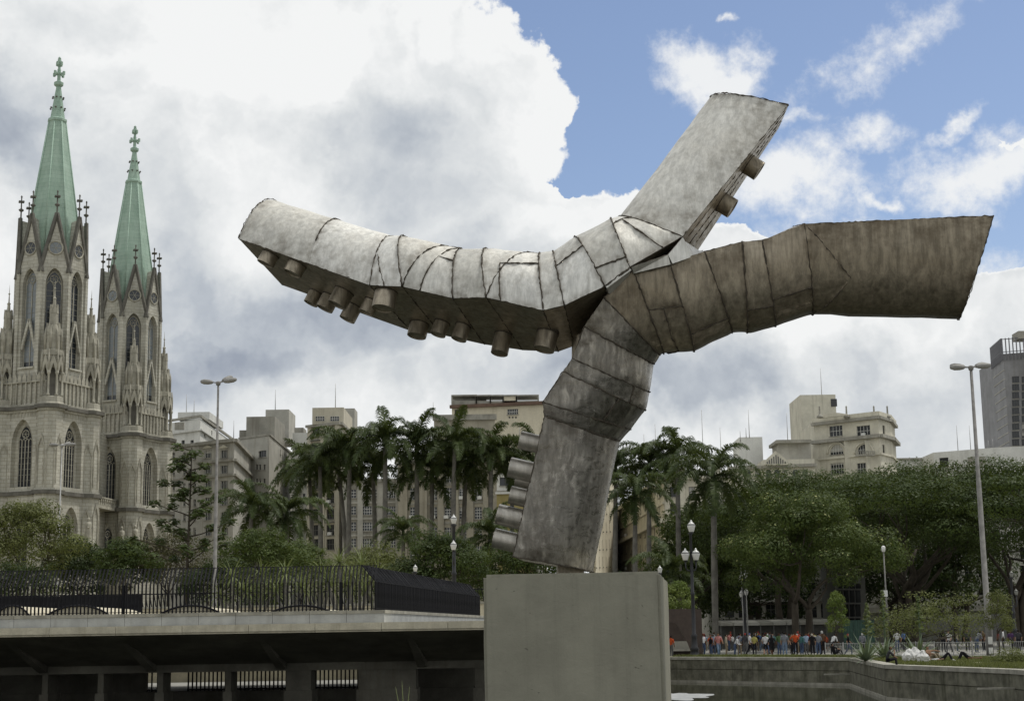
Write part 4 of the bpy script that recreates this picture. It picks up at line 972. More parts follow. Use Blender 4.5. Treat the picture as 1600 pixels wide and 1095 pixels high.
    def pil(s, i, pxs, w_=.8, proj=.25, py0=None, py1=None, mat=None, py=760):
        a, ux_, n_, L = s.fr(i)
        for px in pxs:
            p = hit(px, py, a, n_); x = (p - a).dot(ux_); o_ = a - s.c[0] + ux_ * x
            z0 = 0.05 if py1 is None else hit(px, py1, a, n_).z - s.zb; z1 = s.H - .05 if py0 is None else hit(px, py0, a, n_).z - s.zb
            m = MB(); m.bar(o_ + n_ * proj / 2 + Vector((0, 0, z0)), o_ + n_ * proj / 2 + Vector((0, 0, z1)), proj if abs(n_.x) > .7 else w_, w_ if abs(n_.x) > .7 else proj)
            m.build('pilaster', mat or s.mat, s.o)
        return s
    def block(s, px0, px1, py0, py1, Y, dep, mat, name='roof_house'):
        a, b_ = P(px0, py0, Y), P(px1, py1, Y); m = MB(); m.box((a.x - s.c[0].x, a.y - s.c[0].y, b_.z - s.zb), (b_.x - s.c[0].x, a.y - s.c[0].y + dep, a.z - s.zb)); return m.build(name, mat, s.o)
    def antenna(s, lst, Y):
        for px, py0, py1 in lst:
            p = P(px, py1, Y) - s.c[0]; q = P(px, py0, Y) - s.c[0]; m = MB(); m.tube([(p.x, p.y, p.z), (p.x, p.y, q.z)], [.09, .04], 5); m.build('antenna', M_pole, s.o)
        return s
def s_px(p):
    q = p - CAM; return 800 + FPX * q.dot(_r) / q.dot(_f)
SILL = {}
def sill_mesh(w_):
    k = round(w_, 2)
    if k not in SILL:
        m = MB(); m.box((-w_ / 2 - .12, -.16, -.16), (w_ / 2 + .12, -.02, 0)); SILL[k] = m.mesh('sill', M_trim)
    return SILL[k]
m = MB(); m.box((-.42, -.45, .05), (.42, .0, .62)); m.lathe([(.2, 0), (.2, .02)], 10, (0, 0, 0), 1); AC = m.mesh('air_conditioner', [M_ac, M_df])
R = range
def lin(a, b_, n): return list(np.linspace(a, b_, n))

# --- left of the sculpture
b_ = Bld('apartment_block', 'white modern apartment block with roof house just right of the cathedral', [(252, 330), (313, 322), (364, 362)], (313, 654, 322), M_white, 0)
b_.win(0, (272, 286, 300), (692, 716, 742, 768, 794), 1.05, 1.2, 2, 1); b_.win(1, (320, 331, 343, 355), (677, 700, 722, 745), 1.3, 1.2, 2, 1); b_.wall(); b_.band(676, .5, .35, M_white); b_.band(655, .3, .5, M_trim)
b_.block(278, 327, 644, 655, 331, 16, M_white); b_.block(273, 287, 660, 671, 321, .6, M_dgrey, 'awning'); b_.antenna([(291, 616, 645), (303, 624, 645)], 333)
b_ = Bld('apartment_block', 'pale narrow block behind the thin street tree beside the cathedral', [(255, 296), (312, 290)], (290, 694, 293), M_grey, 0)
b_.win(0, (264, 271, 288, 296, 304), (712, 737, 760, 785, 808, 830), 0.62, 1.3, 1, 2, fm_=M_wf); b_.wall(); b_.band(697, .4, .5); b_.band(748, .2, .25)
b_ = Bld('office_building', 'grey building with pedimented top windows and blank side wall behind the tall lamp mast', [(311, 285), (366, 280), (400, 318)], (366, 689, 280), M_grey, 0)
b_.win(0, (325, 350), (709, 733, 757, 783, 806, 830), 1.75, 1.45, 4, 1, fm_=M_wf, sill=True); b_.wall(); b_.band(691, .6, .6); b_.band(721, .5, .45); b_.band(744, .45, .4); b_.band(770, .2, .2)
for px in (325, 350):
    a, ux_, n_, L = b_.fr(0); p = hit(px, 700, a, n_) - b_.c[0]; m = MB(); x = p.dot(ux_)
    q = ux_ * x + Vector((0, 0, p.z)); m.add([q - ux_ * 1.25 + n_ * .02, q + ux_ * 1.25 + n_ * .02, q + Vector((0, 0, .62)) + n_ * .02, q - ux_ * 1.25 + n_ * .25, q + ux_ * 1.25 + n_ * .25, q + Vector((0, 0, .62)) + n_ * .25], [(0, 1, 2), (3, 4, 5), (0, 3, 4, 1), (1, 4, 5, 2), (0, 2, 5, 3)]); m.build('pediment', M_orn, b_.o)
b_ = Bld('tower_block', 'stepped raw concrete block with rooftop tower and recessed balcony column', [(374, 312), (421, 306), (461, 345)], (421, 680, 306), M_grey, 0)
b_.win(0, (401, 406, 413), (729.5, 751.5, 773, 795), 0.6, 1.05, 1, 1); b_.win(0, (410,), (709,), 2.3, 1.3, 3, 1, gm=M_gl2); b_.win(1, (438, 447), (689, 706, 724, 745, 765, 785), .8, 1.1, 1, 2); b_.wall()
b_.block(385, 429, 651, 683, 314, 14, M_dgrey); b_.block(415, 451, 640, 690, 336, 10, M_grey); b_.block(374, 385, 672, 684, 318, 8, M_dgrey); b_.block(429, 461, 668, 690, 345, 8, M_grey); b_.band(682, .2, .4); b_.antenna([(430, 609, 641), (365, 657, 686)], 325)
b_ = Bld('apartment_block', 'narrow white block between the concrete block and the palms', [(457, 325), (486, 325)], (470, 676, 325), M_white, 0); b_.win(0, (463, 469, 475), (700, 725, 750, 775, 800, 825), 0.55, 1.1, 1, 1); b_.wall(); b_.block(461, 474, 668, 677, 328, 5, M_dgrey)
b_ = Bld('apartment_block', 'beige block with white rooftop windows and small balconies behind the left palms', [(482, 300), (531, 296), (556, 322)], (531, 660, 296), M_beige, 0)
b_.win(0, (494, 516), (674, 700, 725, 755, 778, 803, 828, 850), 1.85, 2.0, 3, 2, gm=M_gl2, ac=.3); b_.wall(); b_.pil(0, (484, 505, 528), .8, .4); b_.band(664, .6, .5)
rh = b_.block(488, 537, 637, 662, 298, 16, M_beige); b_.block(535, 554, 638, 672, 323, 6, M_grey)
for px in (500, 523):
    p = P(px, 654, 297.9) - b_.c[0]; place('window', win_mesh(1.7, .9, 4, 2, M_wf, M_gl), b_.o, (p.x, p.y, p.z - .45))
for py in (688, 714, 740, 766, 791, 816):
    a, ux_, n_, L = b_.fr(0)
    for px in (494, 516):
        p = hit(px, py, a, n_) - b_.c[0]; m = MB()
        m.box((-1.05, -.6, -.08), (1.05, 0, .04))
        for k in range(8): m.box((-1.03 + k * .29, -.59, .04), (-1.0 + k * .29, -.56, .6))
        m.box((-1.05, -.6, .6), (1.05, -.55, .65)); m.build('balcony', M_df, b_.o, tuple(p), math.atan2(ux_.y, ux_.x))
b_.antenna([(524, 599, 638)], 302)
b_ = Bld('office_building', 'grey block with rows of white steel windows behind the palms', [(538, 290), (624, 290)], (580, 748, 290), M_dgrey, 0)
b_.win(0, (577,), (771, 797, 822, 848), 2.7, 1.6, 6, 3, fm_=M_wf); b_.win(0, (611,), (771, 797, 822, 848), 1.65, 1.6, 4, 3, fm_=M_wf); b_.win(0, (552.5,), (771, 797, 822, 848), .9, 1.6, 2, 3, fm_=M_wf)
b_.wall(); b_.pil(0, (540, 563, 594, 622), 1., .3, mat=M_grey); b_.band(751, .6, .6)
for py in (785, 810, 836): b_.band(py, .18, .3, M_grey)
b_ = Bld('office_building', 'tall brown office building with pilasters and paired windows behind the palm row', [(621, 286), (778, 282)], (700, 716, 284), M_brown, 0)
b_.win(0, (646, 677, 700, 723, 747), (744, 771, 801, 833, 862), 1.35, 2.15, 3, 4, fm_=M_wf, ac=.12); b_.wall(); b_.pil(0, (628, 661, 689, 712, 735, 760, 773), 1.1, .5); b_.pil(0, (635, 666, 767), .5, .8); b_.band(719, .7, .8)
for py in (757, 786, 817): b_.band(py, .15, .35)
b_.block(678, 774, 650, 717, 296, 14, M_brown); b_.block(676, 776, 648, 655, 295.5, .8, M_trim, 'cornice'); b_.block(742, 752, 668, 676, 295.7, .5, M_df, 'window'); b_.antenna([(677, 628, 650)], 300)
b_ = Bld('tower_block', 'cream tower top with open roof terrace and red brown band above the palms', [(706, 340), (850, 336)], (775, 634, 338), M_cream, 0)
b_.win(0, (719.,), (643,), 2.5, 1.0, 4, 1); b_.win(0, (801,), (643,), 2.4, 1.2, 6, 2, fm_=M_wf); b_.win(0, (796, 801, 806), (652,), .38, .38, 1, 1, sill=False); b_.wall(); b_.band(632.5, .7, .7, M_terra)
for px0, px1 in ((706, 744), (744, 766), (766, 786), (786, 807), (807, 841)):
    p, q = P(px0, 630, 339), P(px1, 616, 339); m = MB(); x0, x1 = p.x - b_.c[0].x, q.x - b_.c[0].x; zz0, zz1 = p.z, P(px0, 616, 339).z
    for x in (x0, x1): m.box((x - .15, -.2, zz0 - 1), (x + .15, .1, zz1))
    m.box((x0, -.3, zz1 - .3), (x1, 6, zz1)); m.box((x0, .0, zz0 - .8), (x1, .1, zz0 + .7)); m.build('terrace_bay', M_trim, b_.o)
b_.block(786, 807, 618, 632, 340, .3, M_cream, 'terrace_panel'); b_.block(706, 744, 618, 632, 344, .3, M_white, 'terrace_panel'); b_.block(744, 760, 618, 632, 344, .3, M_dgrey, 'terrace_panel'); b_.antenna([(812, 662, 690)], 330)
b_ = Bld('small_building', 'low white building behind the studs of the sculpture leg', [(776, 262), (850, 262)], (800, 735, 262), M_white, 0); b_.win(0, (790,), (752,), 2., 1.4, 2, 1); b_.wall(); b_.band(768, .4, .4)
b_ = Bld('small_building', 'small yellow building with one dark window beside the sculpture leg', [(776, 240), (830, 240)], (800, 771, 240), M_yellow, 0); b_.win(0, (790,), (780,), 1.7, 1.5, 1, 1); b_.wall(); b_.band(770, .4, .3, M_white)
# --- right of the sculpture
b_ = Bld('apartment_block', 'tall cream side street building just right of the sculpture leg', [(926, 250), (962, 330)], (962, 700, 330), M_cream, 0, 20)
b_.win(0, lin(931, 958, 6), lin(740, 960, 9), 1.1, 1.7, 1, 2); b_.wall()
b_ = Bld('corner_building', 'ornate white corner building with heavy cornices behind the right palms', [(966, 330), (1036, 262), (1160, 258)], (1036, 742, 262), M_orn, 0)
b_.win(0, lin(972, 1030, 9), (770, 795), 1.2, 1.7, 2, 2); b_.win(0, lin(972, 1030, 9), (832, 858, 884), 1.2, 1.6, 2, 2, ac=.2)
b_.win(1, (1051, 1081, 1110, 1137), (768,), 1.05, 1.7, 2, 2); b_.win(1, (1051, 1081, 1095, 1110, 1137), (795,), 1., 1.75, 2, 2); b_.win(1, (1053, 1100, 1140), (831,), 2.5, 2.1, 4, 2, 'round', fm_=M_wf); b_.win(1, (1055, 1080, 1110, 1140), (868, 900), 1.1, 1.9, 2, 2)
b_.wall(); b_.band(744, .7, .8, M_orn); b_.band(783, .3, .35, M_orn); b_.band(811, 1., .7, M_orn); b_.band(848, .4, .4, M_orn); b_.pil(1, (1042, 1066, 1095, 1122, 1150), .9, .35, 748, 806)
for px in (1042, 1066, 1122): 
    p = P(px, 745, 261) - b_.c[0]; m = MB(); m.lathe([(.5, 0), (.45, 1.2), (.7, 1.3), (.3, 1.6), (.2, 2.6), (.05, 2.9)], 8); m.build('roof_urn', M_orn, b_.o, tuple(p))
b_.antenna([(1026, 662, 745), (1008, 678, 745), (1100, 640, 745), (1128, 668, 745)], 275)
# corner palace with rounded end
b_ = Bld('corner_palace', 'cream ornate palace with arched windows and roof spikes above the big trees', [(1271, 332), (1372, 322), (1390, 328), (1397, 338)], (1330, 652, 325), M_orn, 0)
b_.win(0, (1306, 1349), (673,), 3.1, 2.2, 4, 2, ac=.5, fm_=M_wf); b_.win(0, (1307, 1350), (702,), 3.1, 2.1, 5, 2, 'round', fm_=M_wf); b_.win(0, (1308, 1350), (731.5,), 3.1, 2.3, 5, 2, fm_=M_wf); b_.win(1, (1381,), (672, 702), 1.3, 2., 2, 2)
b_.wall(); b_.band(684, 1.0, .7, M_trim); b_.band(656, .7, .6, M_trim); b_.band(711, .4, .4, M_orn); b_.band(650, .4, .9, M_orn)
b_.pil(0, (1280, 1329, 1362), 1.6, .3, 688, 745)
for px in (1281, 1323, 1366, 1387):
    p = P(px, 651, 326) - b_.c[0]; m = MB(); m.lathe([(.75, -.2), (.55, .2), (.24, .5), (.2, .7), (.16, 2.0), (.2, 2.1), (.02, 2.4)], 8); m.build('roof_spike', M_trim, b_.o, tuple(p))
m = MB(); p = P(1302, 651, 326) - b_.c[0]; m.prism([(-3.8 + 7.6 * k / 16, .8 * math.sin(math.pi * k / 16)) for k in range(17)], -.2, .4); m.build('roof_crest', M_orn, b_.o, tuple(p), math.atan2((b_.c[1] - b_.c[0]).y, (b_.c[1] - b_.c[0]).x))
for px in (1307, 1350):                                             # hood mouldings round the arched windows
    a, ux_, n_, L = b_.fr(0); p = hit(px, 700, a, n_) - b_.c[0]; q0 = ux_ * p.dot(ux_) + Vector((0, 0, p.z)) + n_ * .1
    m = MB(); m.tube([q0 + ux_ * 2.2 * math.cos(t_) + Vector((0, 0, -1.1 + 2.3 * math.sin(t_))) for t_ in np.linspace(0, math.pi, 13)], .22, 6); m.build('hood_mould', M_orn, b_.o)
m = MB(); p = P(1351, 711.5, 322.5) - b_.c[0]; m.box((-1.95, -.8, -.15), (1.95, 0, .08)); m.box((-1.95, -.8, .72), (1.95, -.68, .85))
for k in range(10): m.lathe([(.08, .08), (.13, .3), (.06, .5), (.09, .72)], 6, (-1.8 + k * .4, -.74, 0))
m.build('balcony', M_trim, b_.o, tuple(p))
b_.block(1250, 1312, 617, 745, 346, 14, M_orn, 'roof_tower'); b_.antenna([(1284, 575, 618)], 350)
p = P(1303, 629, 345.9) - b_.c[0]; place('window', win_mesh(1.35, 1.7, 1, 1, M_df, M_gl2), b_.o, (p.x, p.y, p.z - .85))
b_ = Bld('palace_wing', 'ornate lower wing with small arched windows left of the palace', [(1140, 318), (1273, 314)], (1200, 727, 316), M_orn, 0)
b_.win(0, (1169, 1184, 1201, 1214, 1226, 1243, 1258), (739,), 1.1, 1.5, 2, 1, 'round'); b_.wall(); b_.band(729, .8, .6, M_trim)
b_.block(1155, 1193, 683, 728, 332, 10, M_white, 'roof_house'); b_.block(1193, 1273, 718, 728, 318, 8, M_orn); b_.block(1216, 1268, 690, 720, 326, 8, M_grey, 'roof_house'); b_.block(1213, 1268, 687, 691, 324, 10, M_trim, 'canopy')
m = MB(); p = P(1213, 726, 313.8) - b_.c[0]; sc_ = 314 / FPX
m.prism([(-20 * sc_, 0), (20 * sc_, 0), (15 * sc_, 9 * sc_), (0, 22 * sc_), (-15 * sc_, 9 * sc_)], 0, .8); m.build('gable', M_orn, b_.o, tuple(p))
for k in range(9):
    x = (-14 + k * 3.5) * sc_; h = (14 - abs(k - 4) * 2.6) * sc_; m = MB(); m.box((x - .13, -.03, .2), (x + .13, .1, .2 + h)); m.build('louvre', M_df, b_.o, (p.x, p.y, p.z))
b_.antenna([(1171, 640, 684), (1166, 668, 684), (1157, 673, 690), (1231, 645, 690)], 332)
b_ = Bld('low_building', 'low white roof house right of the palace above the trees', [(1397, 350), (1446, 350)], (1420, 715, 350), M_white, 0); b_.wall(); b_.band(717, .3, .4)
b_ = Bld('low_building', 'wide white flat building with rooftop aerials above the trees', [(1458, 340), (1556, 332), (1612, 330)], (1500, 703, 336), M_white, 0); b_.win(0, (1475,), (722,), 2., 2., 1, 1); b_.wall(); b_.antenna([(1497, 664, 704), (1517, 664, 704), (1545, 688, 704), (1552, 686, 704)], 345); b_.block(1518, 1540, 713, 722, 331, 3, M_dgrey, 'roof_box')
b_ = Bld('office_tower', 'dark grey office tower with rooftop railing at the right edge', [(1550, 470), (1567, 455), (1640, 450)], (1567, 553, 455), M_slate, 0)
b_.win(1, (1572.5, 1587, 1602), lin(593, 728, 12), 2.0, 1.9, 3, 1, gm=M_gl); b_.wall()
for py in lin(575, 730, 12): b_.band(py, .12, .25, M_grey, 1, (0,))
M_slat = paint('roof_screen', (.14, .14, .15), .6)
for i in (0, 1):
    a, ux_, n_, L = b_.fr(i); zt = P(1567, 529, 455).z; n = int(L / .95)
    for k in range(n + 1):
        o_ = a - b_.c[0] + ux_ * (L * k / n) + n_ * .4; m = MB(); m.box((-.14, -.14, b_.H - 2.), (.14, .14, zt)); m.build('screen_slat', M_slat, b_.o, (o_.x, o_.y, 0))
    for z in (b_.H + .5, zt - .3): m = MB(); m.bar(a - b_.c[0] + Vector((0, 0, z)) + n_ * .4, a - b_.c[0] + ux_ * L + Vector((0, 0, z)) + n_ * .4, .2, .2); m.build('rail', M_slat, b_.o)
p = P(1628, 600, 447) - b_.c[0]; m = MB(); m.lathe([(4.2, -80), (4.2, P(1628, 541, 447).z - P(1628, 600, 447).z)], 24); m.build('stair_drum', M_beige, b_.o, tuple(p))
b_.block(1591, 1640, 517, 528, 452, 6, M_dgrey, 'roof_plant')
# --- street fronts under the big trees, their shade painted in with grey renders
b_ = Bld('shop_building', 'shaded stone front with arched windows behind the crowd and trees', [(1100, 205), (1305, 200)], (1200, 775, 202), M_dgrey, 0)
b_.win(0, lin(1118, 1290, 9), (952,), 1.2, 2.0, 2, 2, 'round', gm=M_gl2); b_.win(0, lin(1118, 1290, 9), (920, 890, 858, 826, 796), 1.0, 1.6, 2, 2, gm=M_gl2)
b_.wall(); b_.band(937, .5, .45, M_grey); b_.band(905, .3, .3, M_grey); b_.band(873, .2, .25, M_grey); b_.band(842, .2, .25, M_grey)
b_ = Bld('shop_building', 'pale street front glimpsed between the big tree trunks at the right', [(1346, 212), (1680, 200)], (1500, 752, 206), M_grey, 0)
b_.win(0, lin(1360, 1600, 12), (780, 808, 836, 864, 892, 920), 1.0, 1.5, 2, 2, gm=M_gl2); b_.wall(); b_.band(950, 1.2, .7, M_trim); b_.band(915, .3, .4); b_.pil(0, lin(1372, 1612, 13)[::2], .9, .4)
b_.block(1346, 1690, 962, 1005, 203, .4, M_df, 'shop_front')
b_ = Bld('glass_tower', 'dark glass slab standing between the two big trees', [(1298, 182), (1345, 180)], (1320, 785, 181), M_df, 0, 8)
b_.win(0, lin(1303, 1340, 5), lin(800, 975, 9), .72, 1.45, 1, 1, fm_=M_slat, gm=M_gl2, sill=False); b_.wall()
ms_ = PX(1122, 168, 975); me_ = PX(1312, 166, 975)
aw = thing('market_awning', 'long pale edged awning over dark stalls behind the crowd', 'awning', (ms_, 166, 0))
n = 9
for k in range(n):
    x0, x1 = (me_ - ms_) * k / n, (me_ - ms_) * (k + 1) / n - .05; m = MB(); zt = P(1200, 972, 166).z; m.add([(x0, 0, zt - .28), (x1, 0, zt - .28), (x1, 0, zt), (x0, 0, zt), (x0, 3.5, zt - .2), (x1, 3.5, zt - .2), (x1, 3.5, zt + .3), (x0, 3.5, zt + .3)], [(0, 1, 2, 3), (3, 2, 6, 7), (0, 4, 5, 1), (4, 7, 6, 5), (0, 3, 7, 4), (1, 5, 6, 2)]); m.build('awning_panel', M_grey if k % 3 else M_dgrey, aw)
    m = MB(); m.box((x0, .15, 0), (x0 + .09, .24, zt - .2)); m.build('post', M_df, aw)
m = MB(); m.box((0, 3.3, 0), (me_ - ms_, 3.6, 3)); m.build('stall_back', M_df, aw)
M_green = paint('green_sheet_metal', (.03, .075, .055), .5, .25)
hd = thing('green_hoarding', 'dark green corrugated site fence behind the flower stalks', 'hoarding', (PX(1318, 150, 990), 150, 0)); zt = P(1350, 968, 150).z
rib = MB(); pts = []
for k in range(17): pts.append((k * .06, .035 if k % 4 in (1, 2) else 0))
rib.add([(x, y, 0) for x, y in pts] + [(x, y, zt) for x, y in pts] + [(x, y + .02, zt) for x, y in pts], [(k, k + 1, k + 18, k + 17) for k in range(16)] + [(k + 17, k + 18, k + 35, k + 34) for k in range(16)])
rbm2 = rib.mesh('sheet', M_green); L = PX(1381, 150, 990) - PX(1318, 150, 990)
for k in range(int(L / .98)): place('sheet', rbm2, hd, (k * .98, random.uniform(0, .02), random.uniform(-.04, 0)))
kw = thing('kiosk', 'dark brown kiosk wall beside the pedestal and ornate lamp', 'kiosk', (PX(1042, 124, 970), 124, 0)); M_kiosk = paint('brown_kiosk_panel', (.05, .035, .027), .6, .2); zt = P(1060, 951, 124).z; L = PX(1084, 124, 970) - PX(1042, 124, 970)
m = MB(); m.prism([(0, zt), (0, zt - .9), (.35 * L, zt - 1.1), (.75 * L, zt - 2.6), (.92 * L, 0), (L * 1.06, 0), (L * 1.02, zt)], 0, .25); m.build('arched_wall', M_kiosk, kw)
m = MB(); m.box((-.6, 3.6, 0), (L * 1.5, 3.8, zt)); m.build('rear_wall', M_kiosk, kw)
bc = thing('park_bench', 'long stone bench under the brown kiosk wall', 'bench', (PX(1060, 128, 1000), 127, 0)); 
m = MB(); m.box((-.9, 0, .38), (1.25, .5, .52)); m.build('seat', M_conc, bc); m = MB(); m.box((-.85, .42, .5), (1.2, .55, 1.15)); m.build('backrest', M_dgrey, bc)
for x in (-.8, .95): m = MB(); m.box((x, .05, 0), (x + .2, .45, .38)); m.build('leg', M_conc, bc)

# ================================================================ vegetation
M_bark = stone('dark_bark', (.065, .055, .042), .35, 1.5, .3, .95, .6, 9.)
M_palmt = stone('palm_trunk', (.155, .148, .13), .3, 1.2, .3, .95, .4, 8.)
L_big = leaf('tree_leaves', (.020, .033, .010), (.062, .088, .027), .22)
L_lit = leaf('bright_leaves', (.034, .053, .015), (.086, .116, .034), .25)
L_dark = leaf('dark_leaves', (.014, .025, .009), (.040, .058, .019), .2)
L_fresh = leaf('fresh_leaves', (.07, .11, .02), (.17, .21, .06), .3)
L_olive = leaf('olive_leaves', (.06, .07, .025), (.15, .165, .06), .25)
L_palm = leaf('palm_leaflets', (.022, .035, .013), (.075, .10, .036), .2, .45)
L_yucca = leaf('yucca_blades', (.08, .10, .04), (.22, .25, .11), .25)
L_agave = leaf('agave_blades', (.09, .12, .08), (.19, .23, .15), .15)
L_flower = leaf('cream_blossom', (.3, .32, .12), (.42, .42, .2), .3)

def crown_pts(clumps, n, shell=.55):
    c = np.array([q[:3] for q in clumps]); r = np.array([q[3:6] for q in clumps]); wgt = (r[:, 0] * r[:, 1] + r[:, 1] * r[:, 2] + r[:, 0] * r[:, 2]); wgt = wgt / wgt.sum()
    idx = RNG.choice(len(c), n, p=wgt); d = RNG.normal(size=(n, 3)); d /= np.linalg.norm(d, axis=1)[:, None]
    rad = shell + (1 - shell) * RNG.uniform(0, 1, n) ** .6; rad *= RNG.uniform(.88, 1.12, n)
    p = c[idx] + d * r[idx] * rad[:, None]; nr = d / r[idx]; nr /= np.linalg.norm(nr, axis=1)[:, None]; nr = nr + RNG.normal(0, .34, (n, 3)); nr[:, 2] += .3
    return p, nr
def limb(m, a, b_, r0, r1, bend=.12, n=6):
    a = Vector(a); b_ = Vector(b_); L = (b_ - a).length; k1 = Vector([random.gauss(0, bend * L) for _ in range(3)]); k2 = Vector([random.gauss(0, bend * L * .5) for _ in range(3)])
    pts = [a.lerp(b_, t_ / n) + k1 * math.sin(math.pi * t_ / n) * .6 + k2 * math.sin(2 * math.pi * t_ / n) * .5 for t_ in range(n + 1)]
    m.tube(pts, [r0 + (r1 - r0) * t_ / n for t_ in range(n + 1)], 7); return pts
def tree(name, label, px, Y, py_top, spread_px, depth_m, crown_h_m, mat, zb=0., nclump=40, nleaf=14000, ls=.42, trunks=1, tr=.45, dome=1., cat='tree', group=None, flower=None, fork=.35, ragged=.25, base_px=None, flat=None):
    """spreading tree: trunk that forks low, limbs to every foliage clump, clumps over a dome"""
    top = P(px, py_top, Y).z; R_ = spread_px / FPX * Y / 2; base = Vector((PX(base_px if base_px else px, Y, 990), Y, zb)); H = top - zb; cx_ = PX(px, Y, py_top + 30) - base.x
    o = thing(name, label, cat, tuple(base), 0, group); clumps = []; m = MB(); forks = []
    for k in range(trunks):
        a = 6.28 * k / trunks + random.uniform(0, 1); s_ = (.0 if trunks == 1 else .5)
        f = Vector((cx_ * fork + s_ * 1.6 * math.cos(a), s_ * 1.6 * math.sin(a), H * fork * random.uniform(.8, 1.1)))
        limb(m, (s_ * math.cos(a), s_ * math.sin(a), -.1), f, tr * (1 if trunks == 1 else .7), tr * .6, .05); forks.append(f)
    cz0 = H - crown_h_m
    mids = []
    for f in forks:
        for q in range(6 if trunks == 1 else 3):
            a = random.uniform(0, 6.28); mp = Vector((cx_ + R_ * .5 * math.cos(a) * random.uniform(.5, 1), depth_m * .25 * math.sin(a), cz0 + crown_h_m * random.uniform(.0, .3)))
            limb(m, f, mp, tr * .42, tr * .2, .10); mids.append(mp)
    for k in range(nclump):
        a = k * 2.39996 + random.uniform(-.3, .3); rr = math.sqrt((k + .5) / nclump); hz = (1 - rr ** 2.2 * dome)
        x = cx_ + R_ * .9 * rr * math.cos(a); y = depth_m / 2 * .9 * rr * math.sin(a)
        z = cz0 + crown_h_m * (.12 + .76 * hz) + random.gauss(0, ragged)
        s_ = random.uniform(.55, 1.45); cr_ = R_ * 1.9 / math.sqrt(nclump) * s_; x += random.gauss(0, cr_ * .35)
        clumps.append((x, y, z, cr_, cr_, cr_ * (random.uniform(.5, .75) if flat is None else flat * random.uniform(.8, 1.2))))
        if k % 3 == 0:                                              # inner foliage below the dome
            clumps.append((x * .9, y * .9, z - crown_h_m * random.uniform(.2, .45), cr_ * .8, cr_ * .8, cr_ * .5))
        if mids and k % 2 == 0:
            mp = min(mids, key=lambda q: (q - Vector((x, y, z))).length); limb(m, mp, (x, y, z - cr_ * .3), tr * .17, .03, .08, 4)
    m.build('trunk', M_bark, o)
    p, nr = crown_pts(clumps, nleaf); mats = [mat]; mi = None
    if flower: mats.append(flower); mi = (RNG.uniform(0, 1, nleaf) < .05 * (nr[:, 2] > .5)).astype(int)
    place('crown', leaf_mesh('crown', p, nr, ls, mats, mi=mi), o)
    return o
# big umbrella trees on the right
tree('umbrella_tree', 'broad dark umbrella tree behind the round tree, below the palace wing', 1225, 172, 738, 330, 30, 11., L_big, 0, 62, 48000, .30, 2, .55, .75, ragged=.5, flat=.42)
tree('umbrella_tree', 'largest umbrella tree with many dark limbs left of the lamp mast', 1420, 158, 725, 370, 34, 9.5, L_big, 0, 76, 62000, .29, 5, .55, .7, fork=.3, ragged=.5, flat=.40)
tree('umbrella_tree', 'spreading umbrella tree at the right edge behind the lamp mast', 1590, 150, 728, 330, 32, 8.5, L_big, 0, 62, 50000, .28, 4, .5, .7, fork=.3, ragged=.5, flat=.40)
tree('umbrella_tree', 'far umbrella tree filling the gap behind the dark glass slab', 1330, 190, 731, 340, 20, 12., L_big, 0, 56, 34000, .34, 2, .6, .75, ragged=.6, flat=.45)
tree('shade_fill_tree', 'added dark tree filling in the shade behind the largest umbrella tree', 1400, 192, 815, 190, 12, 10., L_dark, 0, 34, 14000, .4, 2, .5)  # dark-leaved trees added to fill in the darkness below the canopies
tree('shade_fill_tree', 'added dark tree filling in the shade behind the lamp mast', 1500, 188, 822, 150, 12, 9., L_dark, 0, 30, 11000, .4, 2, .5)
tree('shade_fill_tree', 'added dark tree filling in the shade behind the crowd', 1180, 186, 840, 170, 10, 9., L_dark, 0, 30, 11000, .4, 2, .5)
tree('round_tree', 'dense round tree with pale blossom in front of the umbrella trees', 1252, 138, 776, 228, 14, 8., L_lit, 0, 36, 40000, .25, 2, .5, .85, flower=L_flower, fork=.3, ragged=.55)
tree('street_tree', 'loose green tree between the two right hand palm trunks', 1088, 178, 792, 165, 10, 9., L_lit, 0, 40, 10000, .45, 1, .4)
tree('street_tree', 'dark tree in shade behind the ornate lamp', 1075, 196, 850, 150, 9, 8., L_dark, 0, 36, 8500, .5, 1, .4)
tree('street_bush', 'bright green bush above the kiosk wall', 1056, 128, 908, 52, 3, 2.4, L_fresh, 0, 22, 5200, .16, 1, .1, ragged=.1, cat='bush')
tree('low_tree', 'low feathery yellow green tree beside the lamp mast foot', 1455, 112, 930, 165, 6, 3., L_olive, 0, 26, 5200, .16, 3, .13, .75, ragged=.4, fork=.3, flat=.3)
tree('sapling', 'slim sapling with light green crown in front of the green hoarding', 1307, 122, 923, 30, 1.4, 2.9, L_fresh, 0, 22, 2600, .13, 1, .06, ragged=.35, flat=1.3)
tree('sapling', 'slim sapling right of the lamp mast foot', 1558, 108, 926, 44, 1.8, 2.4, L_olive, 0, 22, 2600, .13, 1, .06, ragged=.3, flat=1.1)
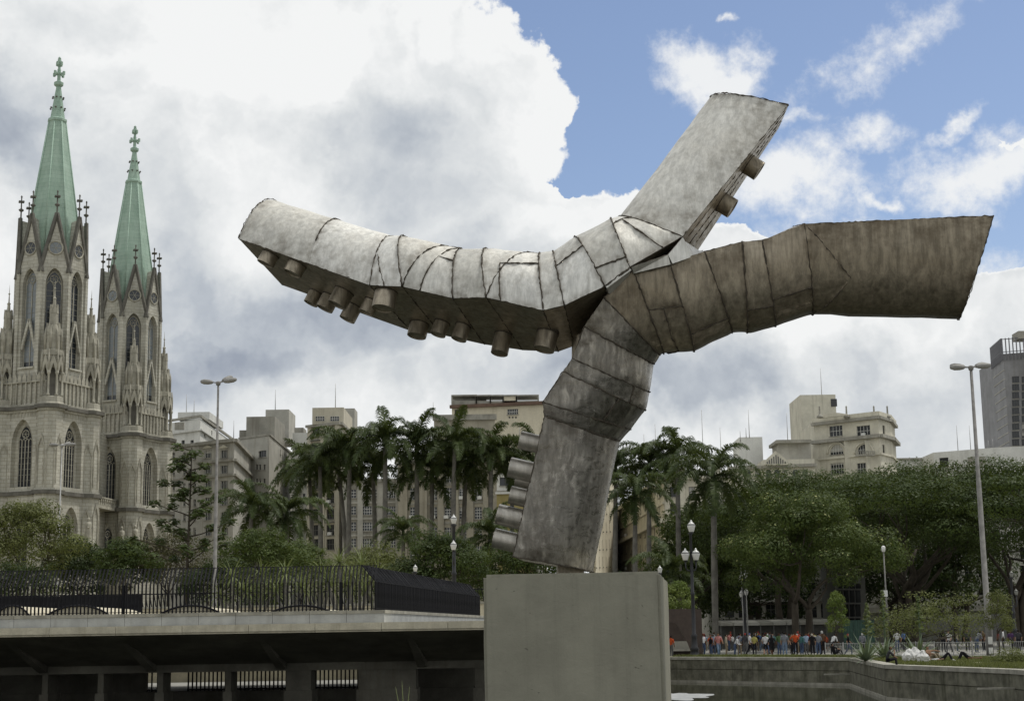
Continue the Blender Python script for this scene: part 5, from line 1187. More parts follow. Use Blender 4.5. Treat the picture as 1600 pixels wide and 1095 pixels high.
# bushes and trees behind the bridge fence
tree('feathery_tree', 'feathery pale green tree in front of the left tower', 40, 150, 776, 168, 9, 7.2, L_olive, 2.5, 46, 15000, .27, 2, .2, .95, ragged=.3)
tree('dark_shrub', 'dark leafy shrub below the cathedral portal', 122, 158, 842, 110, 6, 4.3, L_dark, 2.5, 30, 8000, .30, 1, .15)
tree('round_shrub', 'round glossy green shrub right of the cathedral portal', 196, 146, 841, 92, 6, 3.6, L_big, 2.5, 30, 8000, .26, 1, .15)
tree('brown_shrub', 'brownish sparse shrub at the foot of the thin street tree', 262, 150, 828, 120, 6, 4.8, leaf('brown_leaves', (.05, .045, .028), (.11, .10, .06), .2), 2.5, 30, 6000, .25, 1, .15)
tree('leafy_bush', 'broad bright leafy bush behind the fence left of the palms', 405, 140, 826, 150, 7, 4.6, L_lit, 2.5, 40, 12000, .24, 2, .15)
tree('leafy_bush', 'low bright bush right of the broad leafy bush', 470, 146, 846, 120, 6, 3.6, L_lit, 2.5, 30, 8000, .24, 1, .15)
tree('clipped_tree', 'dense green tree behind the old street lamp left of the pedestal', 700, 128, 832, 150, 8, 4.2, L_big, 2.5, 44, 13000, .23, 2, .2)
tree('clipped_tree', 'dense green tree under the sculpture studs', 815, 134, 838, 170, 8, 4.2, L_big, 2.5, 44, 13000, .23, 2, .2)
tree('leafy_bush', 'olive bush behind the corner of the bridge fence', 590, 135, 857, 130, 6, 3.2, L_olive, 2.5, 30, 8000, .22, 1, .12)
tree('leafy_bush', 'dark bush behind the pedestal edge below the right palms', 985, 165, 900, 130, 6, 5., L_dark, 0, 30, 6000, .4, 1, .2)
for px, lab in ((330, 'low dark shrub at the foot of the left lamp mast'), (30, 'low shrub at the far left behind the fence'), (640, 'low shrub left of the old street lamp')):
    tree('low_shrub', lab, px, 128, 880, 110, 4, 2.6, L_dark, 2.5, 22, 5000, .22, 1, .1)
# thin street tree with leaf rosettes
def rosette_tree(px, Y, top, label):
    base = Vector((PX(px, Y, 930), Y, 2.5)); o = thing('cecropia_tree', label, 'tree', tuple(base)); H = P(px, top, Y).z - 2.5; m = MB(); ros = []
    tp = limb(m, (0, 0, 0), (.15, 0, H * .97), .16, .04, .012, 8)
    for k in range(26):
        f = .28 + .7 * k / 26; z = H * f; a = k * 2.4; r = (1.05 - f) * 5.4 * random.uniform(.55, 1.1) + .5; e_ = Vector((r * math.cos(a), r * math.sin(a) * .7, z + r * .35)); s0 = Vector((.1, 0, z))
        pts = limb(m, s0, e_, .06, .025, .06, 4); ros.append(e_)
        if r > 1.4: ros.append(pts[2] + Vector((0, 0, .3)))
    m.build('trunk', M_bark, o); p = []; nr = []
    for c in ros:
        for q in range(46):
            a = random.uniform(0, 6.28); rr = random.uniform(.15, .62); p.append((c.x + rr * math.cos(a), c.y + rr * math.sin(a), c.z + random.uniform(-.35, .25))); nr.append((.5 * math.cos(a), .5 * math.sin(a), 1))
    place('crown', leaf_mesh('crown', p, nr, .42, L_big, 1.5), o)
rosette_tree(292, 130, 690, 'thin tall tree with leaf rosettes right of the cathedral')

# ---------------------------------------------------------------- palms
def frond_mesh(e0, curl, L=4.6, n=40, droop=.5, lw=.095, ll=.95):
    vs = []; fs = []; ti = []; pts = []; p = Vector((0, 0, 0)); a = e0; st = L / n
    for k in range(n + 1):
        pts.append((p.copy(), a)); a -= curl / n * (1 + k / n); p = p + Vector((math.cos(a), 0, math.sin(a))) * st
    for k in range(n):
        (p, a), (q, _) = pts[k], pts[k + 1]; w_ = .06 * (1 - k / n) + .012; b0 = len(vs)
        vs += [p + Vector((0, -w_, 0)), p + Vector((0, w_, 0)), q + Vector((0, w_ * .97, 0)), q + Vector((0, -w_ * .97, 0))]; fs.append((b0, b0 + 1, b0 + 2, b0 + 3)); ti.append(.9)
        if k < 3: continue
        f = k / n; l = ll * math.sin(math.pi * min(1, .18 + f * .80)) ** .7
        for s_ in (-1, 1):
            for j in range(2):
                r = p.lerp(q, j * .5); fwd = Vector((math.cos(a), 0, math.sin(a))); up = Vector((-math.sin(a), 0, math.cos(a)))
                d = (fwd * random.uniform(.35, .65) + Vector((0, s_, 0)) * random.uniform(.55, .9) + up * random.uniform(-.15, .55)).normalized(); mid = r + d * l * .55; tip = r + d * l * .92 + Vector((0, 0, -droop * l * random.uniform(.6, 1.1)))
                b0 = len(vs); sd_ = fwd * lw / 2
                vs += [r - sd_, r + sd_, mid + sd_ * .9, mid - sd_ * .9, tip]; fs += [(b0, b0 + 1, b0 + 2, b0 + 3), (b0 + 3, b0 + 2, b0 + 4)]; t_ = random.random(); ti += [t_, t_]
    me = bpy.data.meshes.new('frond'); me.from_pydata([tuple(v_) for v_ in vs], [], fs); me.materials.append(L_palm)
    at = me.attributes.new('tint', 'FLOAT', 'FACE'); at.data.foreach_set('value', ti); me.update(); return me
FR = {'up': [frond_mesh(1.3, .8, 4.8), frond_mesh(1.1, 1.1, 5.0)], 'mid': [frond_mesh(.95, 1.25, 5.2), frond_mesh(.75, 1.15, 5.2), frond_mesh(.85, 1.5, 5.4)], 'low': [frond_mesh(.4, 1.1, 5.2), frond_mesh(.15, .95, 5.0)], 'hang': [frond_mesh(-.2, .9, 4.4), frond_mesh(-.5, .6, 4.0)]}
trk = {}
def palm(px, py, Y, label, zb, base_px=None, scale=1., lean=0., dead=0, group='royal palms'):
    c = P(px, py, Y); base = Vector((PX(base_px or px, Y, 940), Y, zb)); H = c.z - zb
    o = thing('palm_tree', label, 'palm', tuple(base), 0, group); m = MB(); top = Vector((c.x - base.x, 0, H))
    n = 22; pts = []; rad = []
    for k in range(n + 1):
        f = k / n; pts.append(Vector((top.x * f ** 1.3, 0, (H - 1.3 * scale) * f))); rad.append((.27 + .05 * math.sin(f * 3.1) + (.10 if k == 0 else 0) - .06 * f + (.012 if k % 2 else 0)) * scale ** .5)
    m.tube(pts, rad, 9); m.build('trunk', M_palmt, o)
    m = MB(); m.tube([pts[-1], pts[-1] + Vector((0, 0, .5 * scale)), pts[-1] + Vector((0, 0, 1.3 * scale))], [.22 * scale, .26 * scale, .12 * scale], 8); m.build('crownshaft', L_palm, o)
    hd = pts[-1] + Vector((0, 0, 1.1 * scale)); a = random.uniform(0, 6.28)
    kinds = ['up'] * random.choice((1, 2)) + ['mid'] * 10 + ['low'] * 8 + ['hang'] * random.choice((2, 3, 5))
    for i, kd in enumerate(kinds):
        a += 2.39996 + random.uniform(-.15, .15); me = random.choice(FR[kd]); f = place('frond', me, o, tuple(hd - Vector((0, 0, .04 * i))), (random.uniform(-.12, .12), random.uniform(-.12, .12), a)); s_ = scale * random.uniform(1.0, 1.32); f.scale = (s_, s_, s_)
    return o
for px, py, Y, lab, bp in ((500, 712, 182, 'tall palm, leftmost of the tall row left of the sculpture', 502), (484, 735, 190, 'palm half hidden behind the leftmost tall palm', 492), (546, 692, 180, 'tall palm second from left in the row', 544), (528, 708, 188, 'palm with close trunk just behind the second tall palm', 550),
                           (602, 681, 176, 'tallest palm of the left row with upright top fronds', 601), (583, 722, 186, 'shorter palm left of the tallest left palm', 589), (651, 688, 178, 'tall palm in the middle of the row, before the brown building edge', 652), (675, 728, 182, 'shorter palm with drooping crown in the middle of the row', 674),
                           (710, 684, 176, 'tall broad palm just above the old street lamp', 706), (728, 714, 184, 'palm leaning right behind the broad palm by the old street lamp', 719), (767, 700, 178, 'tall palm left of the sculpture studs', 765), (800, 716, 186, 'palm with its crown behind the uppermost studs', 800), (836, 697, 182, 'palm hidden behind the sculpture leg, fronds showing at its left', 836)):
    palm(px, py, Y, lab, 2.5, bp, random.uniform(.92, 1.06))
for px, py, Y, lab, s_ in ((392, 784, 160, 'short palm behind the broad bush, nearest the lamp mast', .82), (448, 793, 162, 'short dark palm beside the concrete block', .86), (630, 823, 160, 'small slender palm in front of the white windowed block', .62), (765, 828, 158, 'small palm crown above the dense tree by the studs', .7)):
    palm(px, py, Y, lab, 2.5, None, s_, group='short palms')
for px, py, Y, lab, bp, s_ in ((962, 725, 176, 'palm half hidden by the sculpture leg on its right', 959, .95), (992, 760, 158, 'lower palm with drooping crown, right of the sculpture leg', 991, .82), (1014, 716, 172, 'slender palm second from the sculpture leg', 1013, .92), (1058, 704, 168, 'tallest palm right of the sculpture', 1061, .98), (1114, 732, 142, 'large palm in front with thick straight trunk beside the round tree', 1116, .98)):
    palm(px, py, Y, lab, 0, bp, s_, group='palms right of the sculpture')
palm(1048, 885, 150, 'low dark palm behind the pedestal corner', 0, None, .8, group='short palms')

# ---------------------------------------------------------------- spiky plants
def blade_mesh(L, w_, n=4, curl=.4, mat=None):
    vs = []; fs = []
    p = Vector((0, 0, 0)); a = 1.2
    for k in range(n + 1):
        f = k / n; ww = w_ * (1 - f ** 1.6) * (.8 + .6 * f if f < .4 else 1.04); vs += [p + Vector((0, -ww, ww * .35)), p, p + Vector((0, ww, ww * .35))]
        a -= curl / n; p = p + Vector((math.cos(a), 0, math.sin(a))) * L / n
    for k in range(n): b0 = k * 3; fs += [(b0, b0 + 1, b0 + 4, b0 + 3), (b0 + 1, b0 + 2, b0 + 5, b0 + 4)]
    me = bpy.data.meshes.new('blade'); me.from_pydata([tuple(v_) for v_ in vs], [], fs); me.materials.append(mat); at = me.attributes.new('tint', 'FLOAT', 'FACE'); at.data.foreach_set('value', [random.random() for _ in fs]); me.update(); return me
BL = {'y': [blade_mesh(1.5, .035, 5, .9, L_yucca), blade_mesh(1.4, .035, 5, 1.5, L_yucca), blade_mesh(1.3, .03, 5, .4, L_yucca)], 'a': [blade_mesh(1.35, .085, 4, .25, L_agave), blade_mesh(1.25, .085, 4, .5, L_agave)]}
def spiky(name, loc, heads, kind, n, label, cat, group=None, stem=True, sc=1.):
    o = thing(name, label, cat, loc, 0, group)
    for (hx, hy, hz) in heads:
        if stem and hz > .2: m = MB(); limb(m, (0, 0, 0), (hx, hy, hz), .09, .07, .03, 4); m.build('stem', M_palmt, o)
        for k in range(n):
            f = (k + .5) / n; a = k * 2.39996; tilt = 1.25 - 1.75 * f if kind == 'y' else 1.1 - 1.2 * f
            b0 = place('blade', random.choice(BL[kind]), o, (hx, hy, hz), (0, -(tilt - 1.0) + random.uniform(-.1, .1), a)); s_ = sc * random.uniform(.8, 1.15); b0.scale = (s_, s_, s_)
    return o
for i, (px, py, Y, lab) in enumerate(((362, 905, 82, 'yucca clump behind the fence beside the left lamp mast'), (405, 903, 84, 'yucca clump behind the fence, second from the lamp mast'), (452, 900, 80, 'yucca clump in the middle of the planted strip'), (497, 898, 82, 'yucca clump left of the tallest yuccas'),
                                      (533, 882, 78, 'tall yucca with pale blades showing over the fence'), (562, 888, 80, 'tall bright yucca beside the fence corner'), (592, 900, 82, 'yucca right at the fence corner'))):
    c = P(px, py, Y); spiky('yucca', (c.x, Y, 2.5), [(random.uniform(-.2, .2), 0, c.z - 2.5 + .1), (-.7, .4, max(.2, c.z - 3.3)), (.65, -.2, max(.2, c.z - 3.1))], 'y', 40, lab, 'yucca', 'yuccas behind the bridge fence')
for px, Y, s_, lab in ((1352, 93, 1.25, 'grey green agave left, nearest the man sitting on the wall'), (1382, 98, 1.3, 'grey green agave behind the man sitting on the wall'), (1434, 95, 1.25, 'grey green agave above the white bags')):
    spiky('agave', (PX(px, Y, 1015), Y, .05), [(0, 0, .05)], 'a', 44, lab, 'agave', 'agaves on the lawn', False, s_)
m_fl = leaf('stalk_flower', (.08, .11, .035), (.17, .2, .08), .3)
for px, top, bot, Y, lab in ((1357, 941, 1005, 99, 'flowering agave stalk, leftmost and shortest'), (1383, 921, 1003, 100, 'flowering agave stalk beside the camera pole'), (1438, 930, 1002, 97, 'flowering agave stalk left of the feathery low tree')):
    o = thing('agave_stalk', lab, 'flower stalk', (PX(px, Y, 1000), Y, .05), 0, 'flower stalks on the lawn'); H = P(px, top, Y).z - .05; m = MB(); m.tube([(0, 0, 0), (0, 0, H)], [.085, .035], 6); m.build('stem', L_agave, o)
    p = []; nr = []
    for k in range(26):
        z = H * (.42 + .56 * k / 26); r = .42 * (1.05 - k / 26); a = k * 2.4
        for q in range(14): f = random.uniform(.2, 1); p.append((r * f * math.cos(a) + random.gauss(0, .03), r * f * math.sin(a) + random.gauss(0, .03), z + .12 * f)); nr.append((math.cos(a), math.sin(a), .6))
    place('flower_branches', leaf_mesh('flower_branches', p, nr, .19, m_fl), o)
tree('lawn_shrub', 'low green shrub on the lawn at the right edge', 1590, 82, 1018, 90, 2.2, .9, L_olive, .05, 20, 4500, .11, 1, .03, ragged=.06, cat='shrub')
# a few reed blades growing out of the water before the dark pier
o = thing('reeds', 'three thin pale reed blades before the dark bridge pier', 'reed', (PX(632, 44, 1090), 44, -1.7))
for px, py in ((628, 1063), (618, 1072), (640, 1072)):
    q = P(px, py, 44) - Vector((PX(632, 44, 1090), 44, -1.7)); m = MB(); m.tube([(0, 0, 0), (q.x * .3, 0, q.z * .6), (q.x, 0, q.z)], [.03, .025, .004], 4); m.build('blade', L_yucca, o)

# ================================================================ lamps and poles
M_lampi = paint('lamp_iron', (.02, .021, .024), .5, .2)
M_globe = paint('opal_glass', (.62, .62, .6), .25, .05)
M_dim = paint('shaded_opal_glass', (.2, .2, .18), .5, .2)  # opal glass greyed to paint in the shade around this lamp
M_head = paint('lamp_head_shell', (.20, .195, .18), .6, .15)
M_mast = paint('weathered_mast', (.17, .165, .155), .7, .25, 0., 2., .2)
def mast(px_top, py_top, Y, zb, label, heads, r=.16, col=None, name='lamp_mast'):
    top = P(px_top, py_top, Y); o = thing(name, label, 'lamp mast', (top.x, Y, zb)); H = top.z - zb; mt = col or M_pole
    m = MB(); m.tube([(0, 0, 0), (0, 0, H * .12), (0, 0, H * .121), (0, 0, H * .6), (0, 0, H * .601), (0, 0, H)], [r * 1.5, r * 1.45, r * 1.2, r, r * .85, r * .6], 10); m.build('pole', mt, o)
    m = MB(); m.lathe([(.16, H - .15), (.2, H), (.2, H + .12), (.08, H + .18)], 8); m.build('bracket', mt, o)
    for az, up in heads:
        d = Vector((math.cos(az), math.sin(az), 0)); a = Vector((0, 0, H + .05)); e_ = a + d * .42 + Vector((0, 0, up * .42)); q = d.cross(Vector((0, 0, 1))); tip = e_ + d * 1.05 + Vector((0, 0, up * .9))
        m = MB(); m.tube([a, e_], .045, 6); m.build('arm', mt, o)
        m = MB(); m.tube([e_.lerp(tip, f) for f in (0, .08, .35, .7, .94, 1)], [.07, .14, .20, .21, .13, .03], 8); m.build('lamp_head', M_head, o)
    return o
mast(341, 599, 124, 2.5, 'tall street lamp mast with three heads right of the cathedral', ((3.05, .12), (.25, .25), (.9, .5)), .13, M_mast)
mast(1517, 575, 109, 0, 'tall street lamp mast with four heads at the right edge', ((3.1, .02), (2.6, .2), (.1, .12), (.5, .25)), .165, M_mast)
mast(97, 696, 172, 2.5, 'pale slender lamp mast in front of the near tower', ((3.1, .05), (.1, .06), (1.2, .3)), .085)
for lab, (px, py, Y, wd, hh, zz) in (('upper paper notice pasted on the right lamp mast', (1546, 1000, 108.7, .34, .5, 0)), ('lower paper notice pasted on the right lamp mast', (1548, 1016, 108.65, .3, .42, 0))):
    p = P(px, py, Y); m = MB(); n = 6
    vs_ = [((.262) * math.sin(a), -(.262) * math.cos(a), z) for z in (-hh / 2, hh / 2) for a in np.linspace(-.6, .6, n)]
    m.add(vs_, [(k, k + 1, k + n + 1, k + n) for k in range(n - 1)]); px0 = P(1517, 575, 109).x; tag(m.build('paper_notice', M_wf, None, (px0, 109, p.z)), lab, 'notice')
def old_lamp(px, Y, zb, lab, lanterns, gd, name='street_lantern', glb=None):
    glb = glb or M_globe
    """cast iron post with opal lanterns; lanterns: (px, py of globe centre)"""
    o = thing(name, lab, 'street lamp', (PX(px, Y, 950), Y, zb)); ox_ = PX(px, Y, 950); H = max(P(p, q, Y).z for p, q in lanterns) - zb - gd * .7
    m = MB(); m.lathe([(.42, 0), (.42, .12), (.34, .2), (.3, .55), (.36, .62), (.24, .8), (.2, 1.5), (.25, 1.6), (.15, 1.75), (.13, H * .5), (.18, H * .5 + .1), (.12, H * .5 + .2), (.1, H - .15), (.2, H - .05), (.2, H)], 10); m.build('post', M_lampi, o)
    for p, q in lanterns:
        c = P(p, q, Y) - Vector((ox_, Y, zb)); r = gd / 2; c.y = -.05
        if c.z < H - .2:
            sx = c.x if abs(c.x) > .12 else (.45 if p >= px else -.45); c.x = sx if abs(c.x) < .12 and len(lanterns) > 2 else c.x; c.y = -.35 if abs(c.x) < .2 else -.1
            m = MB(); m.tube([(0, 0, c.z - 1.2), (c.x * .8, c.y * .8, c.z - 1.1), (c.x, c.y, c.z - .9), (c.x, c.y, c.z - r * 1.2)], .05, 6); m.build('bracket', M_lampi, o)
        m = MB(); m.lathe([(r * .5, -r * 1.25), (r * .62, -r * 1.1), (r * .95, .1 * r), (r * 1.0, r * .4), (r * .8, r * .5)], 12, tuple(c)); gl = m.build('globe', glb, o)
        m = MB(); m.lathe([(r * 1.05, r * .4), (r * 1.05, r * .5)], 12, tuple(c)); m.build('ring', M_lampi, gl)
        m = MB(); m.lathe([(r * .95, r * .5), (r * .55, r * 1.0), (r * .3, r * 1.1), (r * .28, r * 1.35), (r * .05, r * 1.7)], 10, tuple(c)); m.build('cap', glb, gl)
        m = MB(); m.lathe([(r * .3, -r * 1.6), (r * .55, -r * 1.3), (r * .55, -r * 1.2)], 8, tuple(c)); m.build('holder', M_lampi, gl)
old_lamp(710, 100, 2.5, 'old iron street lamp with two white lanterns left of the pedestal', [(709, 812), (709, 853)], .42)
old_lamp(1083, 118, 0, 'ornate black street lamp with three white lanterns right of the pedestal', [(1080, 823), (1078, 867), (1087, 867)], .62)
old_lamp(1163, 146, 0, 'distant lamp with white globes behind the crowd', [(1165, 897), (1165, 925), (1158, 902), (1158, 928)], .42)
old_lamp(1583, 128, 0, 'dim old lamp with two globes in the shade at the right edge', [(1580, 897), (1587, 925)], .36, 'street_lantern', M_dim)
old_lamp(648, 112, 2.5, 'small white lantern peeping over the fence left of the pedestal', [(649, 888)], .34)
old_lamp(1031, 112, 0, 'white lantern top just behind the pedestal corner', [(1031, 890)], .36)
for px, lab in ((1160.5, 'left thin flagpole behind the crowd'), (1167, 'right thin flagpole behind the crowd')):
    z1 = P(px, 884, 143).z; m = MB(); m.tube([(0, 0, 0), (0, 0, z1)], [.07, .04], 6); o = thing('flagpole', lab, 'flagpole', (PX(px, 143, 950), 143, 0)); m.build('pole', M_pole, o); m = MB(); m.lathe([(.02, z1), (.1, z1 + .1), (.02, z1 + .2)], 8); m.build('knob', M_pole, o)
o = thing('camera_pole', 'grey pole with white surveillance camera beside the flower stalks', 'camera pole', (PX(1385, 115, 940), 115, 0)); z1 = P(1382, 862, 115).z; m = MB(); m.tube([(0, 0, 0), (0, 0, z1)], [.075, .045], 8); m.build('pole', M_mast, o); m = MB(); m.lathe([(.05, z1), (.13, z1 + .05), (.15, z1 + .35), (.08, z1 + .45)], 10); m.build('camera_dome', M_globe, o); m = MB(); m.box((-.35, -.12, z1 - 3.2), (.1, -.06, z1 - 2.75)); m.build('sign_plate', M_globe, o)

# low picket fence round the lawn bed
pf = thing('picket_fence', 'low thin wire fence behind the agaves on the lawn', 'fence', (PX(1290, 114, 1015), 114, 0)); Lf = PX(1610, 108, 1015) - PX(1290, 114, 1015); hf = .95
m = MB(); n = int(Lf / .11)
for k in range(n): x = Lf * k / n; y = -6 * k / n; m.box((x - .009, y - .009, 0), (x + .009, y + .009, hf))
tag(m.build('pickets', M_pole, pf, fix=False), kind='stuff')
for z in (.08, .9): m = MB(); m.bar((0, 0, z), (Lf, -6, z), .03, .03); m.build('rail', M_pole, pf)
for k in range(12): m = MB(); m.box((Lf * k / 11 - .03, -6 * k / 11 - .03, 0), (Lf * k / 11 + .03, -6 * k / 11 + .03, 1.0)); m.build('post', M_pole, pf)

# ================================================================ people
def pose(kind):
    J = {'pel': (0, 0, .95, .15), 'wst': (0, .0, 1.1, .135), 'chs': (0, 0, 1.33, .165), 'nck': (0, .01, 1.50, .06), 'hed': (0, -.01, 1.60, .098), 'crn': (0, 0, 1.69, .085)}
    for s_, n_ in ((-1, 'l'), (1, 'r')):
        J['sh' + n_] = (.19 * s_, 0, 1.42, .068); J['el' + n_] = (.25 * s_, .03, 1.14, .05); J['wr' + n_] = (.25 * s_, -.06, .90, .036); J['ha' + n_] = (.25 * s_, -.09, .80, .042)
        J['hp' + n_] = (.09 * s_, 0, .91, .105); J['kn' + n_] = (.10 * s_, -.02, .5, .072); J['an' + n_] = (.11 * s_, .03, .09, .05); J['to' + n_] = (.12 * s_, -.14, .045, .045)
    def sh(keys, d):
        for k in keys: x, y, z, r = J[k]; J[k] = (x + d[0], y + d[1], z + d[2], r)
    def put(**kw):
        for k, v_ in kw.items(): J[k] = (*v_, J[k][3])
    up = ['wst', 'chs', 'nck', 'hed', 'crn', 'shl', 'shr', 'ell', 'elr', 'wrl', 'wrr', 'hal', 'har']
    if kind == 'walk':
        put(knl=(-.1, -.2, .53), anl=(-.1, -.22, .10), tol=(-.11, -.40, .07), knr=(.1, .06, .5), anr=(.1, .32, .15), tor=(.11, .2, .05), ell=(-.24, .14, 1.16), wrl=(-.24, .1, .93), hal=(-.24, .06, .84), elr=(.25, -.1, 1.15), wrr=(.24, -.28, .98), har=(.23, -.35, .92))
    if kind == 'akimbo':
        put(ell=(-.38, .06, 1.18), wrl=(-.2, -.04, 1.03), hal=(-.15, -.1, 1.0), elr=(.24, -.06, 1.15), wrr=(.16, -.26, 1.14), har=(.10, -.30, 1.2))
    if kind == 'lean':
        for k in up:
            x, y, z, r = J[k]; f = (z - .95); J[k] = (x, y - f * .55, .95 + f * .82, r)
        put(ell=(-.25, -.3, 1.0), wrl=(-.22, -.5, .9), hal=(-.2, -.58, .88), elr=(.25, -.3, 1.0), wrr=(.22, -.5, .9), har=(.2, -.58, .88))
    if kind == 'sit':                                              # sitting on an edge, bent forwards, hand to the face
        sh([k for k in J if k[:2] not in ('kn', 'an', 'to')], (0, 0, -.82))
        for k in up:
            x, y, z, r = J[k]; f = (z - .13); J[k] = (x, y - f * .35, .13 + f * .92, r)
        put(knl=(-.12, -.46, .18), anl=(-.12, -.5, -.22), tol=(-.12, -.66, -.26), knr=(.12, -.48, .2), anr=(.12, -.52, -.2), tor=(.12, -.68, -.24), ell=(-.24, -.40, .34), wrl=(-.12, -.42, .56), hal=(-.06, -.40, .64), elr=(.26, -.36, .32), wrr=(.18, -.52, .22), har=(.14, -.58, .2))
    if kind == 'ground':                                           # sitting on the ground, one arm stretched out
        sh([k for k in J if k[:2] not in ('kn', 'an', 'to')], (0, 0, -.82))
        for k in up:
            x, y, z, r = J[k]; f = (z - .13); J[k] = (x, y + f * .25, .13 + f * .94, r)
        put(knl=(-.14, -.42, .42), anl=(-.13, -.62, .08), tol=(-.13, -.78, .05), knr=(.14, -.40, .44), anr=(.13, -.60, .08), tor=(.13, -.76, .05), ell=(-.3, -.05, .45), wrl=(-.24, -.3, .42), hal=(-.2, -.38, .42), elr=(.46, -.02, .58), wrr=(.70, -.1, .54), har=(.80, -.12, .52))
    if kind == 'lie':                                              # lying on the back with raised knees
        for k in list(J):
            x, y, z, r = J[k]; J[k] = (x, .95 - z + 0., .14 + y * .8, r) if k[:2] not in ('kn', 'an', 'to') else J[k]
            if k[:2] not in ('kn', 'an', 'to'): J[k] = (x, z - .95, .13 - y * .5, r)
        put(knl=(-.12, -.38, .52), anl=(-.12, -.55, .12), tol=(-.12, -.72, .05), knr=(.12, -.36, .5), anr=(.12, -.56, .12), tor=(.12, -.74, .05))
    return J
EDG = [('pel', 'wst', 1), ('wst', 'chs', 1), ('chs', 'nck', 1), ('nck', 'hed', 0), ('hed', 'crn', 0)]
for n_ in 'lr': EDG += [('chs', 'sh' + n_, 1), ('sh' + n_, 'el' + n_, 1), ('el' + n_, 'wr' + n_, 6), ('wr' + n_, 'ha' + n_, 0), ('pel', 'hp' + n_, 2), ('hp' + n_, 'kn' + n_, 2), ('kn' + n_, 'an' + n_, 5), ('an' + n_, 'to' + n_, 3)]
def body_mesh(kind):
    J = pose(kind); keys = list(J); me = bpy.data.meshes.new('body_skeleton'); me.from_pydata([J[k][:3] for k in keys], [(keys.index(a), keys.index(b_)) for a, b_, _ in EDG], [])
    o = bpy.data.objects.new('body_skeleton', me); COL.objects.link(o); sk = o.modifiers.new('skin', 'SKIN'); sk.use_smooth_shade = True; sk.branch_smoothing = .6
    me.skin_vertices.new() if not me.skin_vertices else None
    sv = me.skin_vertices[0].data
    for i, k in enumerate(keys): sv[i].radius = (J[k][3] * (1.25 if k in ('chs', 'pel', 'wst') else 1), J[k][3] * (.8 if k in ('chs', 'pel', 'wst') else 1)); sv[i].use_root = k == 'pel'
    o.modifiers.new('sub', 'SUBSURF').levels = 1
    dg = bpy.context.evaluated_depsgraph_get(); em = bpy.data.meshes.new_from_object(o.evaluated_get(dg)); bpy.data.objects.remove(o); em.name = 'body'
    em.materials.clear()
    for _ in range(7): em.materials.append(None)
    V = {k: Vector(J[k][:3]) for k in J}; idx = []
    for p in em.polygons:
        c = p.center; best = None
        for a, b_, s_ in EDG:
            A, B_ = V[a], V[b_]; d = B_ - A; t_ = max(0, min(1, (c - A).dot(d) / d.length_squared)); q = ((A + d * t_) - c).length / (.5 * (J[a][3] * (1 - t_) + J[b_][3] * t_) + .05)
            if best is None or q < best[0]: best = (q, s_, a)
        s_ = best[1]
        if best[2] in ('hed', 'nck') and kind != 'lie' and (c.z > V['hed'].z + .05 or (c.y > V['hed'].y + .03 and c.z > V['hed'].z - .06)): s_ = 4
        idx.append(s_)
    em.polygons.foreach_set('material_index', idx); return em
bpy.context.view_layer.update()
BODY = {k: body_mesh(k) for k in ('stand', 'walk', 'akimbo', 'lean', 'sit', 'ground', 'lie')}
CL = {}
def cloth(name, col):
    col = tuple(x * .72 for x in col)  # darkens every colour to paint in the shade of the trees
    if name not in CL: CL[name] = paint('cloth_' + name, col, .9, .2, 0, 9., .1)
    return CL[name]
SH = {'white': (.62, .62, .62), 'red': (.30, .045, .035), 'orange red': (.5, .09, .03), 'pink': (.5, .22, .2), 'beige': (.4, .35, .27), 'black': (.015, .015, .017), 'grey': (.2, .21, .23), 'blue': (.08, .14, .3), 'pale blue': (.3, .38, .5), 'teal': (.07, .17, .17), 'yellow': (.42, .38, .12), 'green': (.07, .12, .05), 'dark grey': (.06, .06, .065), 'purple': (.09, .05, .12), 'brown': (.13, .08, .05)}
TR = {'jeans': (.07, .10, .17), 'dark trousers': (.02, .02, .024), 'khaki trousers': (.24, .2, .14), 'grey trousers': (.13, .13, .13), 'dark shorts': (.02, .02, .022), 'light jeans': (.17, .23, .32)}
SKIN = [(.16, .085, .05), (.28, .17, .11), (.38, .25, .18), (.09, .05, .032)]
HAIR = {'dark': (.012, .01, .008), 'red cap': (.3, .05, .04), 'white cap': (.6, .6, .58), 'pale': (.45, .42, .35), 'blue cap': (.08, .12, .3)}
M_shoe = [cloth('shoe_dark', (.02, .02, .02)), cloth('shoe_white', (.5, .5, .5))]
PEOPLE = set()
def person(px, Y, kind, shirt, trouser, label, rz=0., hair='dark', skin=None, h=1., z=0., bare=False, x=None, group=None):
    o = place('person', BODY[kind], None, (PX(px, Y, 1005) if x is None else x, Y, z), rz); o.scale = (h, h, h)
    sk = cloth('skin%d' % (skin if skin is not None else random.randrange(4)), (0, 0, 0)) if False else None
    i = random.randrange(4) if skin is None else skin; ms = cloth('skin%d' % i, SKIN[i]); mt = cloth(trouser, TR[trouser]); sh_ = ms if bare else cloth(shirt, SH[shirt])
    for k, m_ in enumerate((ms, sh_, mt, random.choice(M_shoe), cloth('hair_' + hair, HAIR[hair]), ms if 'shorts' in trouser else mt, ms if random.random() < .8 else sh_)): o.material_slots[k].link = 'OBJECT'; o.material_slots[k].material = m_
    return tag(o, label, 'person', group)
Z7 = lambda zx: 1040 + zx / 5.333
